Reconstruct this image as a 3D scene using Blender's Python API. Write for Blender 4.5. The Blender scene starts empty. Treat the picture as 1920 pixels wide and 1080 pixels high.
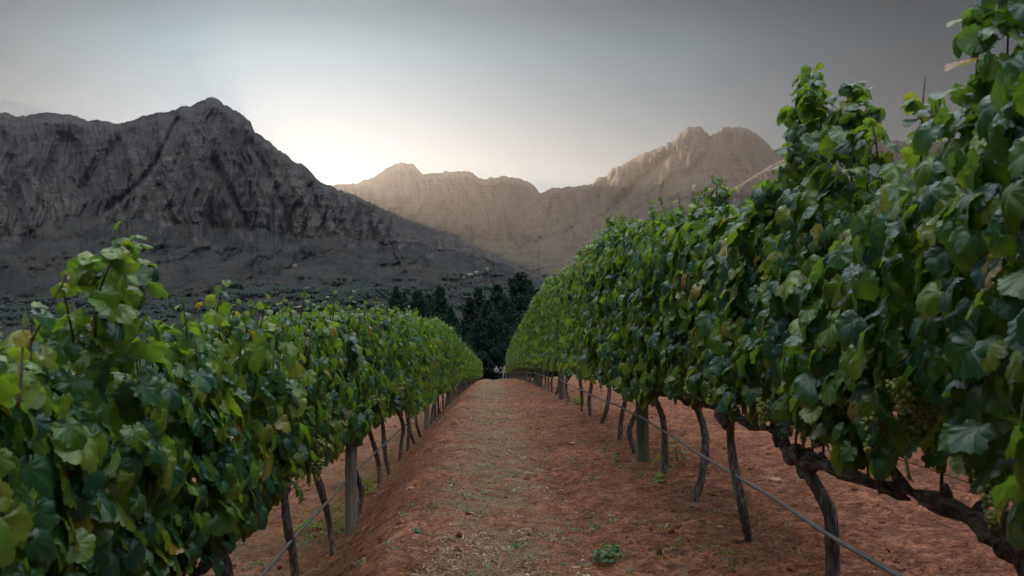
import bpy, math, random
import numpy as np
from mathutils import Vector, Matrix

random.seed(7)
RNG = np.random.default_rng(11)
C = bpy.context.scene.collection
SC = bpy.context.scene
R = math.radians

# ------------------------------------------------------------------ camera
CAMZ = 1.30
F = 1900.0                      # focal length in pixels of a 1920 wide picture
VX, HY = 912.0, 600.0           # where level lines along +Y vanish
cam_d = bpy.data.cameras.new('camera')
cam_d.sensor_width = 36.0
cam_d.lens = F / 1920 * 36.0
cam_d.shift_x = (960 - VX) / 1920
cam_d.shift_y = (HY - 540) / 1920
cam_d.clip_start = 0.05
cam_d.clip_end = 40000
cam_d.dof.use_dof = True
cam_d.dof.focus_distance = 13.0
cam_d.dof.aperture_fstop = 7.0
cam = bpy.data.objects.new('camera', cam_d)
cam.location = (0, 0, CAMZ)
cam.rotation_euler = (R(90), 0, 0)
C.objects.link(cam)
SC.camera = cam
CAM = np.array([0, 0, CAMZ])

# ------------------------------------------------------------------ sky and sun
SUN_DIR = Vector((-0.222, 1.0, 0.158)).normalized()      # towards the sun, hidden by the mountain
SUN_EL = math.asin(SUN_DIR.z)
SUN_AZ = math.atan2(SUN_DIR.x, SUN_DIR.y)
w = bpy.data.worlds.new('World')
SC.world = w
w.use_nodes = True
nt = w.node_tree
nt.nodes.clear()
def wn(t, **k):
    n = nt.nodes.new(t)
    for a, b in k.items(): setattr(n, a, b)
    return n
out = wn('ShaderNodeOutputWorld'); bg = wn('ShaderNodeBackground')
sky = wn('ShaderNodeTexSky', sky_type='NISHITA', sun_disc=False)
sky.sun_elevation = SUN_EL
sky.sun_rotation = SUN_AZ
sky.altitude = 300; sky.air_density = 1.0; sky.dust_density = 2.2; sky.ozone_density = 1.0
hs = wn('ShaderNodeHueSaturation'); hs.inputs['Saturation'].default_value = 0.12
nt.links.new(sky.outputs[0], hs.inputs['Color'])
# hand-set sky gain by height (direction only), raised overhead to light the foreground, then a soft shoulder
tc = wn('ShaderNodeTexCoord'); sx = wn('ShaderNodeSeparateXYZ')
nt.links.new(tc.outputs['Generated'], sx.inputs[0])
mr = wn('ShaderNodeValToRGB')
nt.links.new(sx.outputs['Z'], mr.inputs[0])
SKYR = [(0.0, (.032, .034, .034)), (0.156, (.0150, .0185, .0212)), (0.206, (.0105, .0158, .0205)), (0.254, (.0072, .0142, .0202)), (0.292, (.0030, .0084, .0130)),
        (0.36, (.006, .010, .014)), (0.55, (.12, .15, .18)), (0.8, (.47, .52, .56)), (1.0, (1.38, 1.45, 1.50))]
el = mr.color_ramp.elements
el[0].position = SKYR[0][0]; el[0].color = SKYR[0][1] + (1,)
el[1].position = SKYR[-1][0]; el[1].color = SKYR[-1][1] + (1,)
for p, v in SKYR[1:-1]:
    e = el.new(p); e.color = v + (1,)
def vm(op, a, b=None, c=None):
    n = wn('ShaderNodeVectorMath', operation=op)
    for i, v in enumerate((a, b, c)):
        if v is None: continue
        if isinstance(v, bpy.types.NodeSocket): nt.links.new(v, n.inputs[i])
        else: n.inputs[i].default_value = v
    return n.outputs[0]
# the brightest air stands over the gap right of the summit: fall-off to both sides by direction
mx_ = wn('ShaderNodeMapRange'); mx_.inputs['From Min'].default_value = -1; mx_.inputs['From Max'].default_value = 1
nt.links.new(sx.outputs['X'], mx_.inputs['Value'])
xr = wn('ShaderNodeValToRGB'); nt.links.new(mx_.outputs[0], xr.inputs[0])
XR = [(-1, .5), (-.6, .5), (-.415, .76), (-.25, 1.08), (-.155, 1.18), (0, 1.25), (.19, 1.38), (.37, .80), (.5, .7), (1, .8)]
ex = xr.color_ramp.elements
ex[0].position = 0; ex[0].color = (.5, .5, .5, 1); ex[1].position = 1; ex[1].color = (.8, .8, .8, 1)
for p, v in XR[1:-1]:
    e = ex.new((p+1)/2); e.color = (v, v, v, 1)
kN = vm('MULTIPLY', hs.outputs[0], vm('MULTIPLY', mr.outputs[0], xr.outputs[0]))
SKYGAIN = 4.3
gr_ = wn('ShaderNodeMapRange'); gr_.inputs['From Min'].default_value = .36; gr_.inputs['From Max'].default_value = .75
gr_.inputs['To Min'].default_value = .66; gr_.inputs['To Max'].default_value = 2.9  # sky above the frame boosted as added light for vines and soil
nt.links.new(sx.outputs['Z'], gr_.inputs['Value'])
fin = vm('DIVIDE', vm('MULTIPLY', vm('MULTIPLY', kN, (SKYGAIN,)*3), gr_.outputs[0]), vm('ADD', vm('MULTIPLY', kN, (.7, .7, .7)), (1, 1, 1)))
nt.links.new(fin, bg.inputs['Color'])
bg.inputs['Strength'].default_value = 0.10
nt.links.new(bg.outputs[0], out.inputs['Surface'])

sun_d = bpy.data.lights.new('sun', 'SUN')
sun_d.energy = 2.3; sun_d.angle = R(0.5); sun_d.color = (1.0, 0.70, 0.46)
sun = bpy.data.objects.new('sun', sun_d)
sun.rotation_euler = SUN_DIR.to_track_quat('Z', 'Y').to_euler()
sun.location = (0, 0, 50)
C.objects.link(sun)

SC.view_settings.view_transform = 'Standard'
SC.view_settings.look = 'None'
SC.view_settings.exposure = 1.9
SC.view_settings.gamma = 1.0
SC.cycles.use_denoising = True
SC.cycles.max_bounces = 7
SC.cycles.transmission_bounces = 4
SC.cycles.transparent_max_bounces = 6
SC.cycles.sample_clamp_indirect = 4

HAZE_DENSITY = 1.15e-5

# ------------------------------------------------------------------ noise
_perm = np.random.default_rng(3).permutation(256).astype(np.int64)
_perm = np.concatenate([_perm, _perm, _perm])
_g = np.random.default_rng(4).normal(size=(256, 3)); _g /= np.linalg.norm(_g, axis=1)[:, None]
def perlin(x, y, z=0.0):
    x, y, z = np.broadcast_arrays(np.asarray(x, float), np.asarray(y, float), np.asarray(z, float))
    xi = np.floor(x).astype(np.int64); yi = np.floor(y).astype(np.int64); zi = np.floor(z).astype(np.int64)
    xf = x - xi; yf = y - yi; zf = z - zi
    u = xf*xf*xf*(xf*(xf*6-15)+10); v = yf*yf*yf*(yf*(yf*6-15)+10); t = zf*zf*zf*(zf*(zf*6-15)+10)
    r = 0
    for dx in (0, 1):
        for dy in (0, 1):
            for dz in (0, 1):
                h = _perm[_perm[_perm[(xi+dx) & 255] + ((yi+dy) & 255)] + ((zi+dz) & 255)]
                g = _g[h]
                d = g[..., 0]*(xf-dx) + g[..., 1]*(yf-dy) + g[..., 2]*(zf-dz)
                r = r + d*(u if dx else 1-u)*(v if dy else 1-v)*(t if dz else 1-t)
    return r*1.5
def fbm(x, y, z=0.0, o=4, lac=2.03, gain=0.5):
    r = 0; a = 1
    for i in range(o):
        r = r + a*perlin(np.asarray(x)*lac**i + 17.3*i, np.asarray(y)*lac**i + 5.1*i, np.asarray(z)*lac**i)
        a *= gain
    return r
def ridged(x, y, z=0.0, o=4, lac=2.07, gain=0.55):
    r = 0; a = 1
    for i in range(o):
        n = 1 - 2*np.abs(perlin(np.asarray(x)*lac**i + 31.7*i, np.asarray(y)*lac**i + 9.2*i, np.asarray(z)*lac**i))
        r = r + a*n; a *= gain
    return r
def sstep(a, b, x):
    t = np.clip((np.asarray(x, float)-a)/(b-a), 0, 1)
    return t*t*(3-2*t)
def tab(pts):
    xs = [p[0] for p in pts]; ys = [p[1] for p in pts]
    return lambda v: np.interp(v, xs, ys)

# ------------------------------------------------------------------ helpers
def tag(o, label=None, cat=None, group=None, kind=None):
    if label: o['label'] = label
    if cat: o['category'] = cat
    if group: o['group'] = group
    if kind: o['kind'] = kind
    return o
def mesh_np(name, V, Fc, uv=None, attr=None, smooth=True):
    """V (n,3); Fc (m,k) with one k"""
    V = np.asarray(V, np.float32); Fc = np.asarray(Fc, np.int32)
    me = bpy.data.meshes.new(name)
    m, k = Fc.shape
    me.vertices.add(len(V)); me.vertices.foreach_set('co', V.ravel())
    me.loops.add(m*k); me.loops.foreach_set('vertex_index', Fc.ravel())
    me.polygons.add(m); me.polygons.foreach_set('loop_start', np.arange(0, m*k, k, dtype=np.int32))
    me.polygons.foreach_set('use_smooth', np.full(m, smooth))
    me.update(calc_edges=True)
    if uv is not None:
        l = me.uv_layers.new(name='UVMap')
        l.data.foreach_set('uv', np.asarray(uv, np.float32)[Fc.ravel()].ravel())
    for n, a in (attr or {}).items():
        at = me.attributes.new(n, 'FLOAT', 'POINT')
        at.data.foreach_set('value', np.asarray(a, np.float32))
    return me
def obj(name, me, mat, parent=None, loc=None):
    if mat is not None and not me.materials: me.materials.append(mat)
    o = bpy.data.objects.new(name, me); C.objects.link(o)
    if parent is not None: o.parent = parent
    if loc is not None: o.location = loc
    return o
def empty(name, loc):
    o = bpy.data.objects.new(name, None); o.location = loc; o.empty_display_size = 0.2
    C.objects.link(o); return o
def grid_faces(nu, nv):
    i = np.arange(nu*nv).reshape(nu, nv)
    return np.stack([i[:-1, :-1], i[1:, :-1], i[1:, 1:], i[:-1, 1:]], -1).reshape(-1, 4)
def tube(path, rad, sides=10, disp=None, cap=True):
    """returns V, quads for a tube along path (n,3) with radii (n,)"""
    P = np.asarray(path, float); n = len(P); rad = np.broadcast_to(rad, (n,))
    T = np.gradient(P, axis=0); T /= np.linalg.norm(T, axis=1)[:, None] + 1e-9
    ref = np.array([0.31, 0.95, 0.1]) if abs(T[0] @ np.array([0.31, .95, .1])) < .9 else np.array([1., 0, 0])
    N = ref - (T @ ref)[:, None]*T; N /= np.linalg.norm(N, axis=1)[:, None]
    B = np.cross(T, N)
    a = np.linspace(0, 2*np.pi, sides, endpoint=False)
    rr = rad[:, None]*np.ones(sides)[None]
    if disp is not None: rr = rr*(1 + disp(np.arange(n)[:, None]*np.ones(sides), a[None]*np.ones((n, 1)), P))
    V = P[:, None] + rr[..., None]*(np.cos(a)[None, :, None]*N[:, None] + np.sin(a)[None, :, None]*B[:, None])
    V = V.reshape(-1, 3)
    i = np.arange(n*sides).reshape(n, sides); j = np.roll(i, -1, 1)
    Q = np.stack([i[:-1], j[:-1], j[1:], i[1:]], -1).reshape(-1, 4)
    if cap:
        V = np.vstack([V, P[0], P[-1]])
        c0, c1 = n*sides, n*sides+1
        q0 = np.stack([j[0], i[0], np.full(sides, c0), np.full(sides, c0)], -1)
        q1 = np.stack([i[-1], j[-1], np.full(sides, c1), np.full(sides, c1)], -1)
        Q = np.vstack([Q, q0, q1])
    return V, Q
def clean_quads(V, Q):
    """quads with doubled last vertex -> triangles, returned as from_pydata lists"""
    return [tuple(q[:3]) if q[2] == q[3] else tuple(q) for q in Q.tolist()]
def mesh_tubes(name, parts, smooth=True):
    Vs, Fs, n = [], [], 0
    for V, Q in parts:
        Vs.append(V); Fs += [tuple(i+n for i in f) for f in clean_quads(V, Q)]; n += len(V)
    me = bpy.data.meshes.new(name)
    me.from_pydata(np.vstack(Vs).tolist(), [], Fs)
    me.polygons.foreach_set('use_smooth', np.full(len(me.polygons), smooth))
    return me
def smooth_path(pts, n):
    """Catmull-Rom through points"""
    P = np.asarray(pts, float); P = np.vstack([2*P[0]-P[1], P, 2*P[-1]-P[-2]])
    m = len(P)-3; t = np.linspace(0, m-1e-6, n); k = t.astype(int); f = (t-k)[:, None]
    a, b, c, d = P[k], P[k+1], P[k+2], P[k+3]
    return 0.5*((2*b) + (c-a)*f + (2*a-5*b+4*c-d)*f**2 + (-a+3*b-3*c+d)*f**3)

# ------------------------------------------------------------------ materials
class M:
    def __init__(s, name):
        s.m = bpy.data.materials.new(name); s.m.use_nodes = True
        s.t = s.m.node_tree; s.t.nodes.clear()
        s.o = s.n('ShaderNodeOutputMaterial')
    def n(s, t, ins=None, **k):
        n = s.t.nodes.new(t)
        for a, b in k.items(): setattr(n, a, b)
        for a, b in (ins or {}).items():
            if isinstance(b, bpy.types.NodeSocket): s.t.links.new(b, n.inputs[a])
            else: n.inputs[a].default_value = b
        return n
    def noise(s, scale, detail=4, rough=.55, vec=None, dist=0.0):
        i = {'Scale': scale, 'Detail': detail, 'Roughness': rough, 'Distortion': dist}
        if vec is not None: i['Vector'] = vec
        return s.n('ShaderNodeTexNoise', i).outputs['Fac']
    def ramp(s, fac, stops):
        r = s.n('ShaderNodeValToRGB', {0: fac}); e = r.color_ramp.elements
        def col(c): return (c, c, c, 1) if isinstance(c, (int, float)) else tuple(c) + (1,)
        e[0].position, e[0].color = stops[0][0], col(stops[0][1])
        e[1].position, e[1].color = stops[-1][0], col(stops[-1][1])
        for p, c in stops[1:-1]:
            x = e.new(p); x.color = col(c)
        return r.outputs[0]
    def mix(s, f, a, b, blend='MIX'):
        n = s.n('ShaderNodeMix', data_type='RGBA', blend_type=blend)
        for i, v in ((0, f), (6, a), (7, b)):
            if isinstance(v, bpy.types.NodeSocket): s.t.links.new(v, n.inputs[i])
            else: n.inputs[i].default_value = v if i == 0 else tuple(v) + (1,)
        return n.outputs[2]
    def math(s, op, a, b=0.0, c=None):
        n = s.n('ShaderNodeMath', operation=op)
        for i, v in enumerate((a, b) if c is None else (a, b, c)):
            if isinstance(v, bpy.types.NodeSocket): s.t.links.new(v, n.inputs[i])
            else: n.inputs[i].default_value = v
        return n.outputs[0]
    def bump(s, h, strength=.5, dist=.02, prev=None):
        i = {'Height': h, 'Strength': strength, 'Distance': dist}
        if prev is not None: i['Normal'] = prev
        return s.n('ShaderNodeBump', i).outputs[0]
    def obj_vec(s, scale=(1, 1, 1), geo=False):
        v = s.n('ShaderNodeNewGeometry').outputs['Position'] if geo else s.n('ShaderNodeTexCoord').outputs['Object']
        return s.n('ShaderNodeMapping', {'Vector': v, 'Scale': scale}).outputs[0]
    def pbr(s, col, rough=.8, normal=None, spec=.3, **k):
        i = {'Base Color': col if isinstance(col, bpy.types.NodeSocket) else tuple(col) + (1,), 'Roughness': rough, 'Specular IOR Level': spec}
        if normal is not None: i['Normal'] = normal
        i.update(k)
        return s.n('ShaderNodeBsdfPrincipled', i)
    def done(s, sh):
        s.t.links.new(sh.outputs[0], s.o.inputs['Surface']); return s.m

def leaf_material(name, greens, under, trans=0.3, rough=0.42, veins=True):
    m = M(name)
    g = m.n('ShaderNodeNewGeometry')
    rnd = g.outputs['Random Per Island']
    oi = m.n('ShaderNodeObjectInfo').outputs['Random']
    col = m.ramp(rnd, greens)
    nz = m.noise(22, 3, .6, m.obj_vec())
    col = m.mix(m.math('MULTIPLY', nz, .6), col, m.mix(0.6, col, (0.010, .03, .02)), 'MIX')
    normal = None
    if veins:
        uv = m.n('ShaderNodeTexCoord').outputs['UV']
        sp = m.n('ShaderNodeSeparateXYZ', {0: uv})
        ax = m.math('ABSOLUTE', m.math('SUBTRACT', sp.outputs[0], .5))
        y = m.math('SUBTRACT', sp.outputs[1], .3)
        def line(dx, dy, wd):
            # distance from the ray (dx,dy)
            d = m.math('ABSOLUTE', m.math('SUBTRACT', m.math('MULTIPLY', ax, dy), m.math('MULTIPLY', y, dx)))
            al = m.math('GREATER_THAN', m.math('ADD', m.math('MULTIPLY', ax, dx), m.math('MULTIPLY', y, dy)), 0)
            v = m.math('SUBTRACT', 1, m.math('MULTIPLY', d, 1/wd))
            return m.math('MULTIPLY', m.math('MAXIMUM', v, 0), al)
        v = m.math('MAXIMUM', line(0, 1, .012), m.math('MAXIMUM', line(.72, .69, .010), line(.97, -.1, .009)))
        # secondary veins run off at an angle
        w1 = m.math('ABSOLUTE', m.math('SINE', m.math('MULTIPLY', m.math('SUBTRACT', y, m.math('MULTIPLY', ax, .75)), 34)))
        w2 = m.math('MULTIPLY', m.math('MAXIMUM', m.math('SUBTRACT', 1, m.math('MULTIPLY', w1, 5)), 0), .5)
        vv = m.math('MAXIMUM', v, w2)
        col = m.mix(m.math('MULTIPLY', vv, .34), col, (0.11, .17, .055))
        nn = m.noise(70, 3, .6, m.obj_vec())
        h = m.math('SUBTRACT', m.math('MULTIPLY', nn, .8), m.math('MULTIPLY', v, .5))
        normal = m.bump(h, .4, .004)
    colf = m.mix(m.n('ShaderNodeMath', {0: g.outputs['Backfacing']}, operation='MULTIPLY').outputs[0], col, m.mix(.6, col, under))
    for n_ in m.t.nodes:
        if n_.type == 'MATH' and n_.inputs[0].is_linked and n_.inputs[0].links[0].from_socket.name == 'Backfacing': n_.inputs[1].default_value = 1.0
    p = m.pbr(colf, rough, normal, .48)
    tr = m.n('ShaderNodeBsdfTranslucent', {'Color': m.mix(1.0, m.mix(.35, col, (.30, .42, .04)), (1.7, 1.8, .9), 'MULTIPLY')})
    if normal is not None: m.t.links.new(normal, tr.inputs['Normal'])
    mx = m.n('ShaderNodeMixShader', {0: trans, 1: p.outputs[0], 2: tr.outputs[0]})
    return m.done(mx)

GREENS = [(0.0, (.009, .050, .034)), (.20, (.014, .066, .040)), (.42, (.026, .088, .024)), (.62, (.056, .125, .014)),
          (.84, (.135, .205, .020)), (.97, (.19, .21, .025)), (.992, (.30, .20, .03)), (1.0, (.26, .05, .02))]
MAT_LEAF = leaf_material('vine_leaf', GREENS, (.15, .22, .14), .36, .29)
MAT_LEAF_FAR = leaf_material('vine_leaf_plain', GREENS, (.15, .22, .14), .36, .29, veins=False)
MAT_YOUNG = leaf_material('young_leaf', [(0, (.10, .17, .03)), (.5, (.16, .24, .035)), (1, (.27, .30, .05))], (.2, .25, .1), .4, .5)
MAT_WEED = leaf_material('weed_leaf', [(0, (.04, .10, .045)), (.5, (.07, .14, .06)), (1, (.14, .18, .09))], (.1, .13, .08), .2, .6, False)

def bark_material(name='vine_bark', sc=(1, 1, .16)):
    m = M(name)
    v = m.obj_vec(sc)
    a = m.noise(70, 5, .65, v, .6); b = m.noise(26, 3, .5, m.obj_vec())
    col = m.mix(b, m.ramp(a, [(.3, (.02, .016, .015)), (.48, (.085, .070, .063)), (.68, (.26, .23, .21))]),
                m.ramp(a, [(.3, (.025, .019, .017)), (.5, (.11, .085, .073)), (.7, (.30, .26, .235))]))
    return m.done(m.pbr(col, .9, m.bump(a, 1.0, .012), .2))
MAT_BARK = bark_material()
MAT_ARM = bark_material('cordon_bark', (1, .16, 1))
def cane_material():
    m = M('cane')
    a = m.noise(60, 3, .6, m.obj_vec((1, 1, .3)))
    return m.done(m.pbr(m.ramp(a, [(.3, (.045, .018, .012)), (.7, (.11, .048, .026))]), .6, m.bump(a, .3, .002)))
MAT_CANE = cane_material()
def post_material():
    m = M('weathered_wood')
    v = m.obj_vec((1, 1, .05)); a = m.noise(60, 5, .6, v, .3); b = m.noise(5, 3, .5, m.obj_vec((1, 1, .5)))
    col = m.mix(b, m.ramp(a, [(.3, (.055, .055, .04)), (.6, (.15, .15, .105)), (.8, (.22, .21, .16))]),
                m.ramp(a, [(.3, (.04, .05, .035)), (.7, (.12, .14, .09))]))
    return m.done(m.pbr(col, .85, m.bump(a, .7, .006)))
MAT_POST = post_material()
def post_material_grey():
    m = M('grey_weathered_wood')
    a = m.noise(60, 5, .6, m.obj_vec((1, 1, .05)), .3)
    return m.done(m.pbr(m.ramp(a, [(.3, (.09, .08, .065)), (.6, (.21, .19, .155)), (.8, (.30, .28, .23))]), .85, m.bump(a, .7, .006)))
MAT_POST_GREY = post_material_grey()
def pipe_material():
    m = M('drip_pipe')
    a = m.noise(18, 4, .6, m.obj_vec())
    return m.done(m.pbr(m.ramp(a, [(.3, (.09, .09, .092)), (.7, (.17, .165, .16))]), .33, m.bump(a, .2, .002), .6))
MAT_PIPE = pipe_material()
def wire_material():
    m = M('galvanised_wire')
    return m.done(m.pbr((.30, .30, .30), .4, None, .5, Metallic=.8))
MAT_WIRE = wire_material()
def grape_material():
    m = M('green_grape')
    rnd = m.n('ShaderNodeNewGeometry').outputs['Random Per Island']
    col = m.ramp(rnd, [(0, (.10, .14, .035)), (.6, (.20, .23, .06)), (1, (.32, .27, .08))])
    p = m.pbr(col, .45, m.bump(m.noise(90, 2, .5, m.obj_vec()), .1, .002), .4, **{'Subsurface Weight': .5, 'Subsurface Scale': .01})
    return m.done(p)
MAT_GRAPE = grape_material()
def soil_material():
    m = M('red_soil')
    v = m.obj_vec(geo=True)
    a = m.noise(1.1, 6, .6, v, .4); b = m.noise(9, 7, .72, v, .5); c = m.noise(42, 6, .78, v, .4)
    lay = m.noise(14, 5, .7, m.n('ShaderNodeMapping', {'Vector': v, 'Rotation': (0, 0, .5), 'Scale': (.7, 1.5, 1.0)}).outputs[0], .3)
    col = m.ramp(a, [(.34, (.16, .042, .018)), (.5, (.35, .100, .040)), (.66, (.56, .205, .095))])
    col = m.mix(m.ramp(b, [(.40, 0), (.60, 1)]), m.mix(.7, col, (.060, .021, .013)), m.mix(.35, col, (.52, .27, .17)))
    col = m.mix(m.ramp(c, [(.38, .85), (.54, 0)]), col, (.035, .014, .010))
    col = m.mix(m.ramp(c, [(.58, 0), (.70, .55)]), col, (.62, .36, .29))
    col = m.mix(m.ramp(lay, [(.36, .45), (.50, 0)]), col, (.05, .02, .013))
    # straw-coloured mulch patches worn into the middle of the track and the lower alley
    at = m.n('ShaderNodeAttribute', attribute_name='mulch').outputs['Fac']
    d = m.noise(4.5, 7, .75, v, .6); e = m.noise(120, 3, .8, v, 1.5)
    pt = m.ramp(m.noise(1.7, 4, .6, v, .8), [(.40, .15), (.56, 1)])
    mk = m.math('MULTIPLY', m.math('MULTIPLY', at, pt), m.ramp(m.math('ADD', m.math('MULTIPLY', d, .55), m.math('MULTIPLY', e, .45)), [(.43, 0), (.56, 1)]))
    col = m.mix(mk, col, m.ramp(e, [(.38, (.035, .021, .013)), (.50, (.155, .092, .048)), (.62, (.50, .36, .21))]))
    gr = m.n('ShaderNodeAttribute', attribute_name='green').outputs['Fac']
    col = m.mix(m.math('MULTIPLY', gr, m.ramp(m.noise(2.2, 7, .75, v), [(.44, 0), (.60, 1)])), col, (.05, .075, .03))
    wl = m.n('ShaderNodeAttribute', attribute_name='wild').outputs['Fac']
    col = m.mix(wl, col, m.ramp(m.noise(.35, 9, .72, v), [(.35, (.010, .016, .010)), (.55, (.028, .036, .020)), (.7, (.06, .055, .035))]))
    h = m.math('ADD', m.math('MULTIPLY', b, .6), m.math('MULTIPLY', c, .35))
    nb = m.bump(h, 1.0, .09)
    nb = m.bump(e, .6, .015, nb)
    return m.done(m.pbr(col, .95, nb, .15))
MAT_SOIL = soil_material()
def straw_material():
    m = M('dry_straw')
    rnd = m.n('ShaderNodeNewGeometry').outputs['Random Per Island']
    return m.done(m.pbr(m.ramp(rnd, [(0, (.04, .026, .016)), (.35, (.14, .095, .05)), (.8, (.30, .22, .13)), (1, (.52, .43, .29))]), .8))
MAT_STRAW = straw_material()
def stone_material():
    m = M('stone')
    a = m.noise(9, 5, .6, m.obj_vec())
    return m.done(m.pbr(m.ramp(a, [(.3, (.17, .085, .055)), (.7, (.36, .20, .13))]), .9, m.bump(a, .6, .01)))
MAT_STONE = stone_material()

def rock_material(name, veg, rock1, rock2, sc=1.0):
    m = M(name)
    v = m.n('ShaderNodeNewGeometry').outputs['Position']
    vs = m.n('ShaderNodeMapping', {'Vector': v, 'Scale': (.004*sc, .004*sc, .004*sc)}).outputs[0]
    vert = m.n('ShaderNodeMapping', {'Vector': v, 'Scale': (.060*sc, .060*sc, .014*sc)}).outputs[0]
    strat = m.n('ShaderNodeMapping', {'Vector': v, 'Scale': (.0035*sc, .0035*sc, .065*sc)}).outputs[0]
    at = m.n('ShaderNodeAttribute', attribute_name='cliff').outputs['Fac']
    a = m.noise(1.0, 8, .62, vert, .4); b = m.noise(1.0, 6, .6, strat, .5); c = m.noise(1.0, 8, .65, vs, .3); f = m.noise(22, 8, .7, vs, .3)
    crack = m.math('MULTIPLY', m.ramp(a, [(.36, .35), (.52, 1)]), m.ramp(b, [(.34, .55), (.48, 1)]))
    rock = m.mix(m.ramp(c, [(.35, 0), (.65, 1)]), rock1, rock2)
    pale = m.math('MULTIPLY', m.ramp(f, [(.5, 0), (.68, 1)]), m.ramp(c, [(.42, 0), (.6, .8)]))
    rock = m.mix(pale, rock, tuple(1.9*x for x in rock2))
    rock = m.mix(m.math('SUBTRACT', 1, crack), rock, tuple(.50*x for x in rock1))
    vg = m.mix(m.ramp(m.noise(9, 9, .72, vs, .5), [(.40, 0), (.62, 1)]), veg, tuple(min(1, x*2.6) for x in veg))
    vg = m.mix(m.math('MULTIPLY', m.ramp(m.noise(3, 6, .6, vs), [(.42, 0), (.58, 1)]), .7), vg, (veg[0]*3.2, veg[1]*2.2, veg[2]*2.1))
    vg = m.mix(m.ramp(m.noise(1.6, 8, .7, vs, 1.0), [(.50, 0), (.58, .75)]), vg, tuple(x*.5 for x in veg))
    vg = m.mix(m.ramp(m.noise(300, 2, .5, vs), [(.685, 0), (.72, .8)]), vg, (.40, .38, .35))
    at2 = m.ramp(m.math('ADD', at, m.math('MULTIPLY', m.math('SUBTRACT', f, .5), .9)), [(.20, 0), (.80, 1)])
    col = m.mix(at2, vg, rock)
    nb = m.bump(m.math('ADD', m.math('MULTIPLY', crack, m.math('MULTIPLY', at, 1)), m.math('MULTIPLY', f, .6)), .8, 14/sc)
    return m.done(m.pbr(col, .95, nb, .1))
MAT_ROCK = rock_material('mountain_rock', (.0105, .0120, .0115), (.046, .041, .041), (.074, .065, .064))
MAT_ROCK_FAR = rock_material('far_mountain_rock', (.016, .016, .012), (.032, .027, .024), (.055, .046, .042), .6)

# ------------------------------------------------------------------ terrain functions
HZ = [(-20, 1.38), (0, 1.30), (6, 1.28), (10, 1.33), (15, 1.46), (20, 1.62), (30, 2.02), (40, 2.48), (60, 3.52), (90, 5.32), (130, 7.72),
      (180, 12), (300, 25), (480, 40), (700, 56), (1200, 80), (4000, 95)]
_hx = np.array([p[0] for p in HZ], float); _hy = np.array([p[1] for p in HZ], float)
_k = np.arange(-20, 4000, 1.0); _s = np.interp(_k, _hx, _hy)
_s[:300] = np.convolve(np.pad(_s[:300], 4, mode='edge'), np.ones(9)/9, 'valid')
def road_z(d): return CAMZ - np.interp(d, _k, _s)
def axis_x(d): return 0.57*np.minimum(np.asarray(d, float)/90, 1.6)**2
LR, LL, SP = 1.45, -1.20, 2.65
_cs = [(-40, -6.5), (-6.6, -1.55), (-5.1, -1.48), (-4.4, -1.28), (-3.85, -1.08), (-2.9, -.78), (-2.0, -.66), (-1.45, -.60), (-1.20, -.54), (-.95, -.33), (-.62, -.03), (-.48, .03),
       (-.30, .03), (-.05, -.035), (.35, -.045), (.65, .0), (1.0, .035), (1.45, .07), (1.9, .09), (2.6, .06), (3.2, .10), (4.1, .16), (6.7, .35), (9, .5), (40, 3.0)]
_cx = np.arange(-40, 40, .02); _cy = np.interp(_cx, *zip(*_cs)); _cy = np.convolve(np.pad(_cy, 8, mode='edge'), np.ones(17)/17, 'valid')
def ground(x, d):
    x = np.asarray(x, float); d = np.asarray(d, float)
    s = x - axis_x(d)
    c = np.interp(s, _cx, _cy)*(1 - .6*sstep(60, 160, d)) + np.minimum(0, s+40)*.38 + np.maximum(0, s-40)*.02
    c = c*(1 - sstep(250, 700, d))
    n = .030*fbm(x*1.3, d*1.3, .5, 3) + .05*fbm(x*.35, d*.22, 4.5, 2)
    rut = -.045*np.exp(-((s-.62+.08*perlin(d*.3, 2.))/.13)**2) - .035*np.exp(-((s+.30+.06*perlin(d*.3, 5.))/.12)**2) + .02*np.exp(-((s+.2+.1*perlin(d*.3, 7.))/.1)**2)
    c = c - 34*sstep(260, 900, np.abs(x))
    return road_z(d) + c + n*(1-sstep(200, 400, d)) + rut*(1-sstep(30, 60, d))

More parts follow.
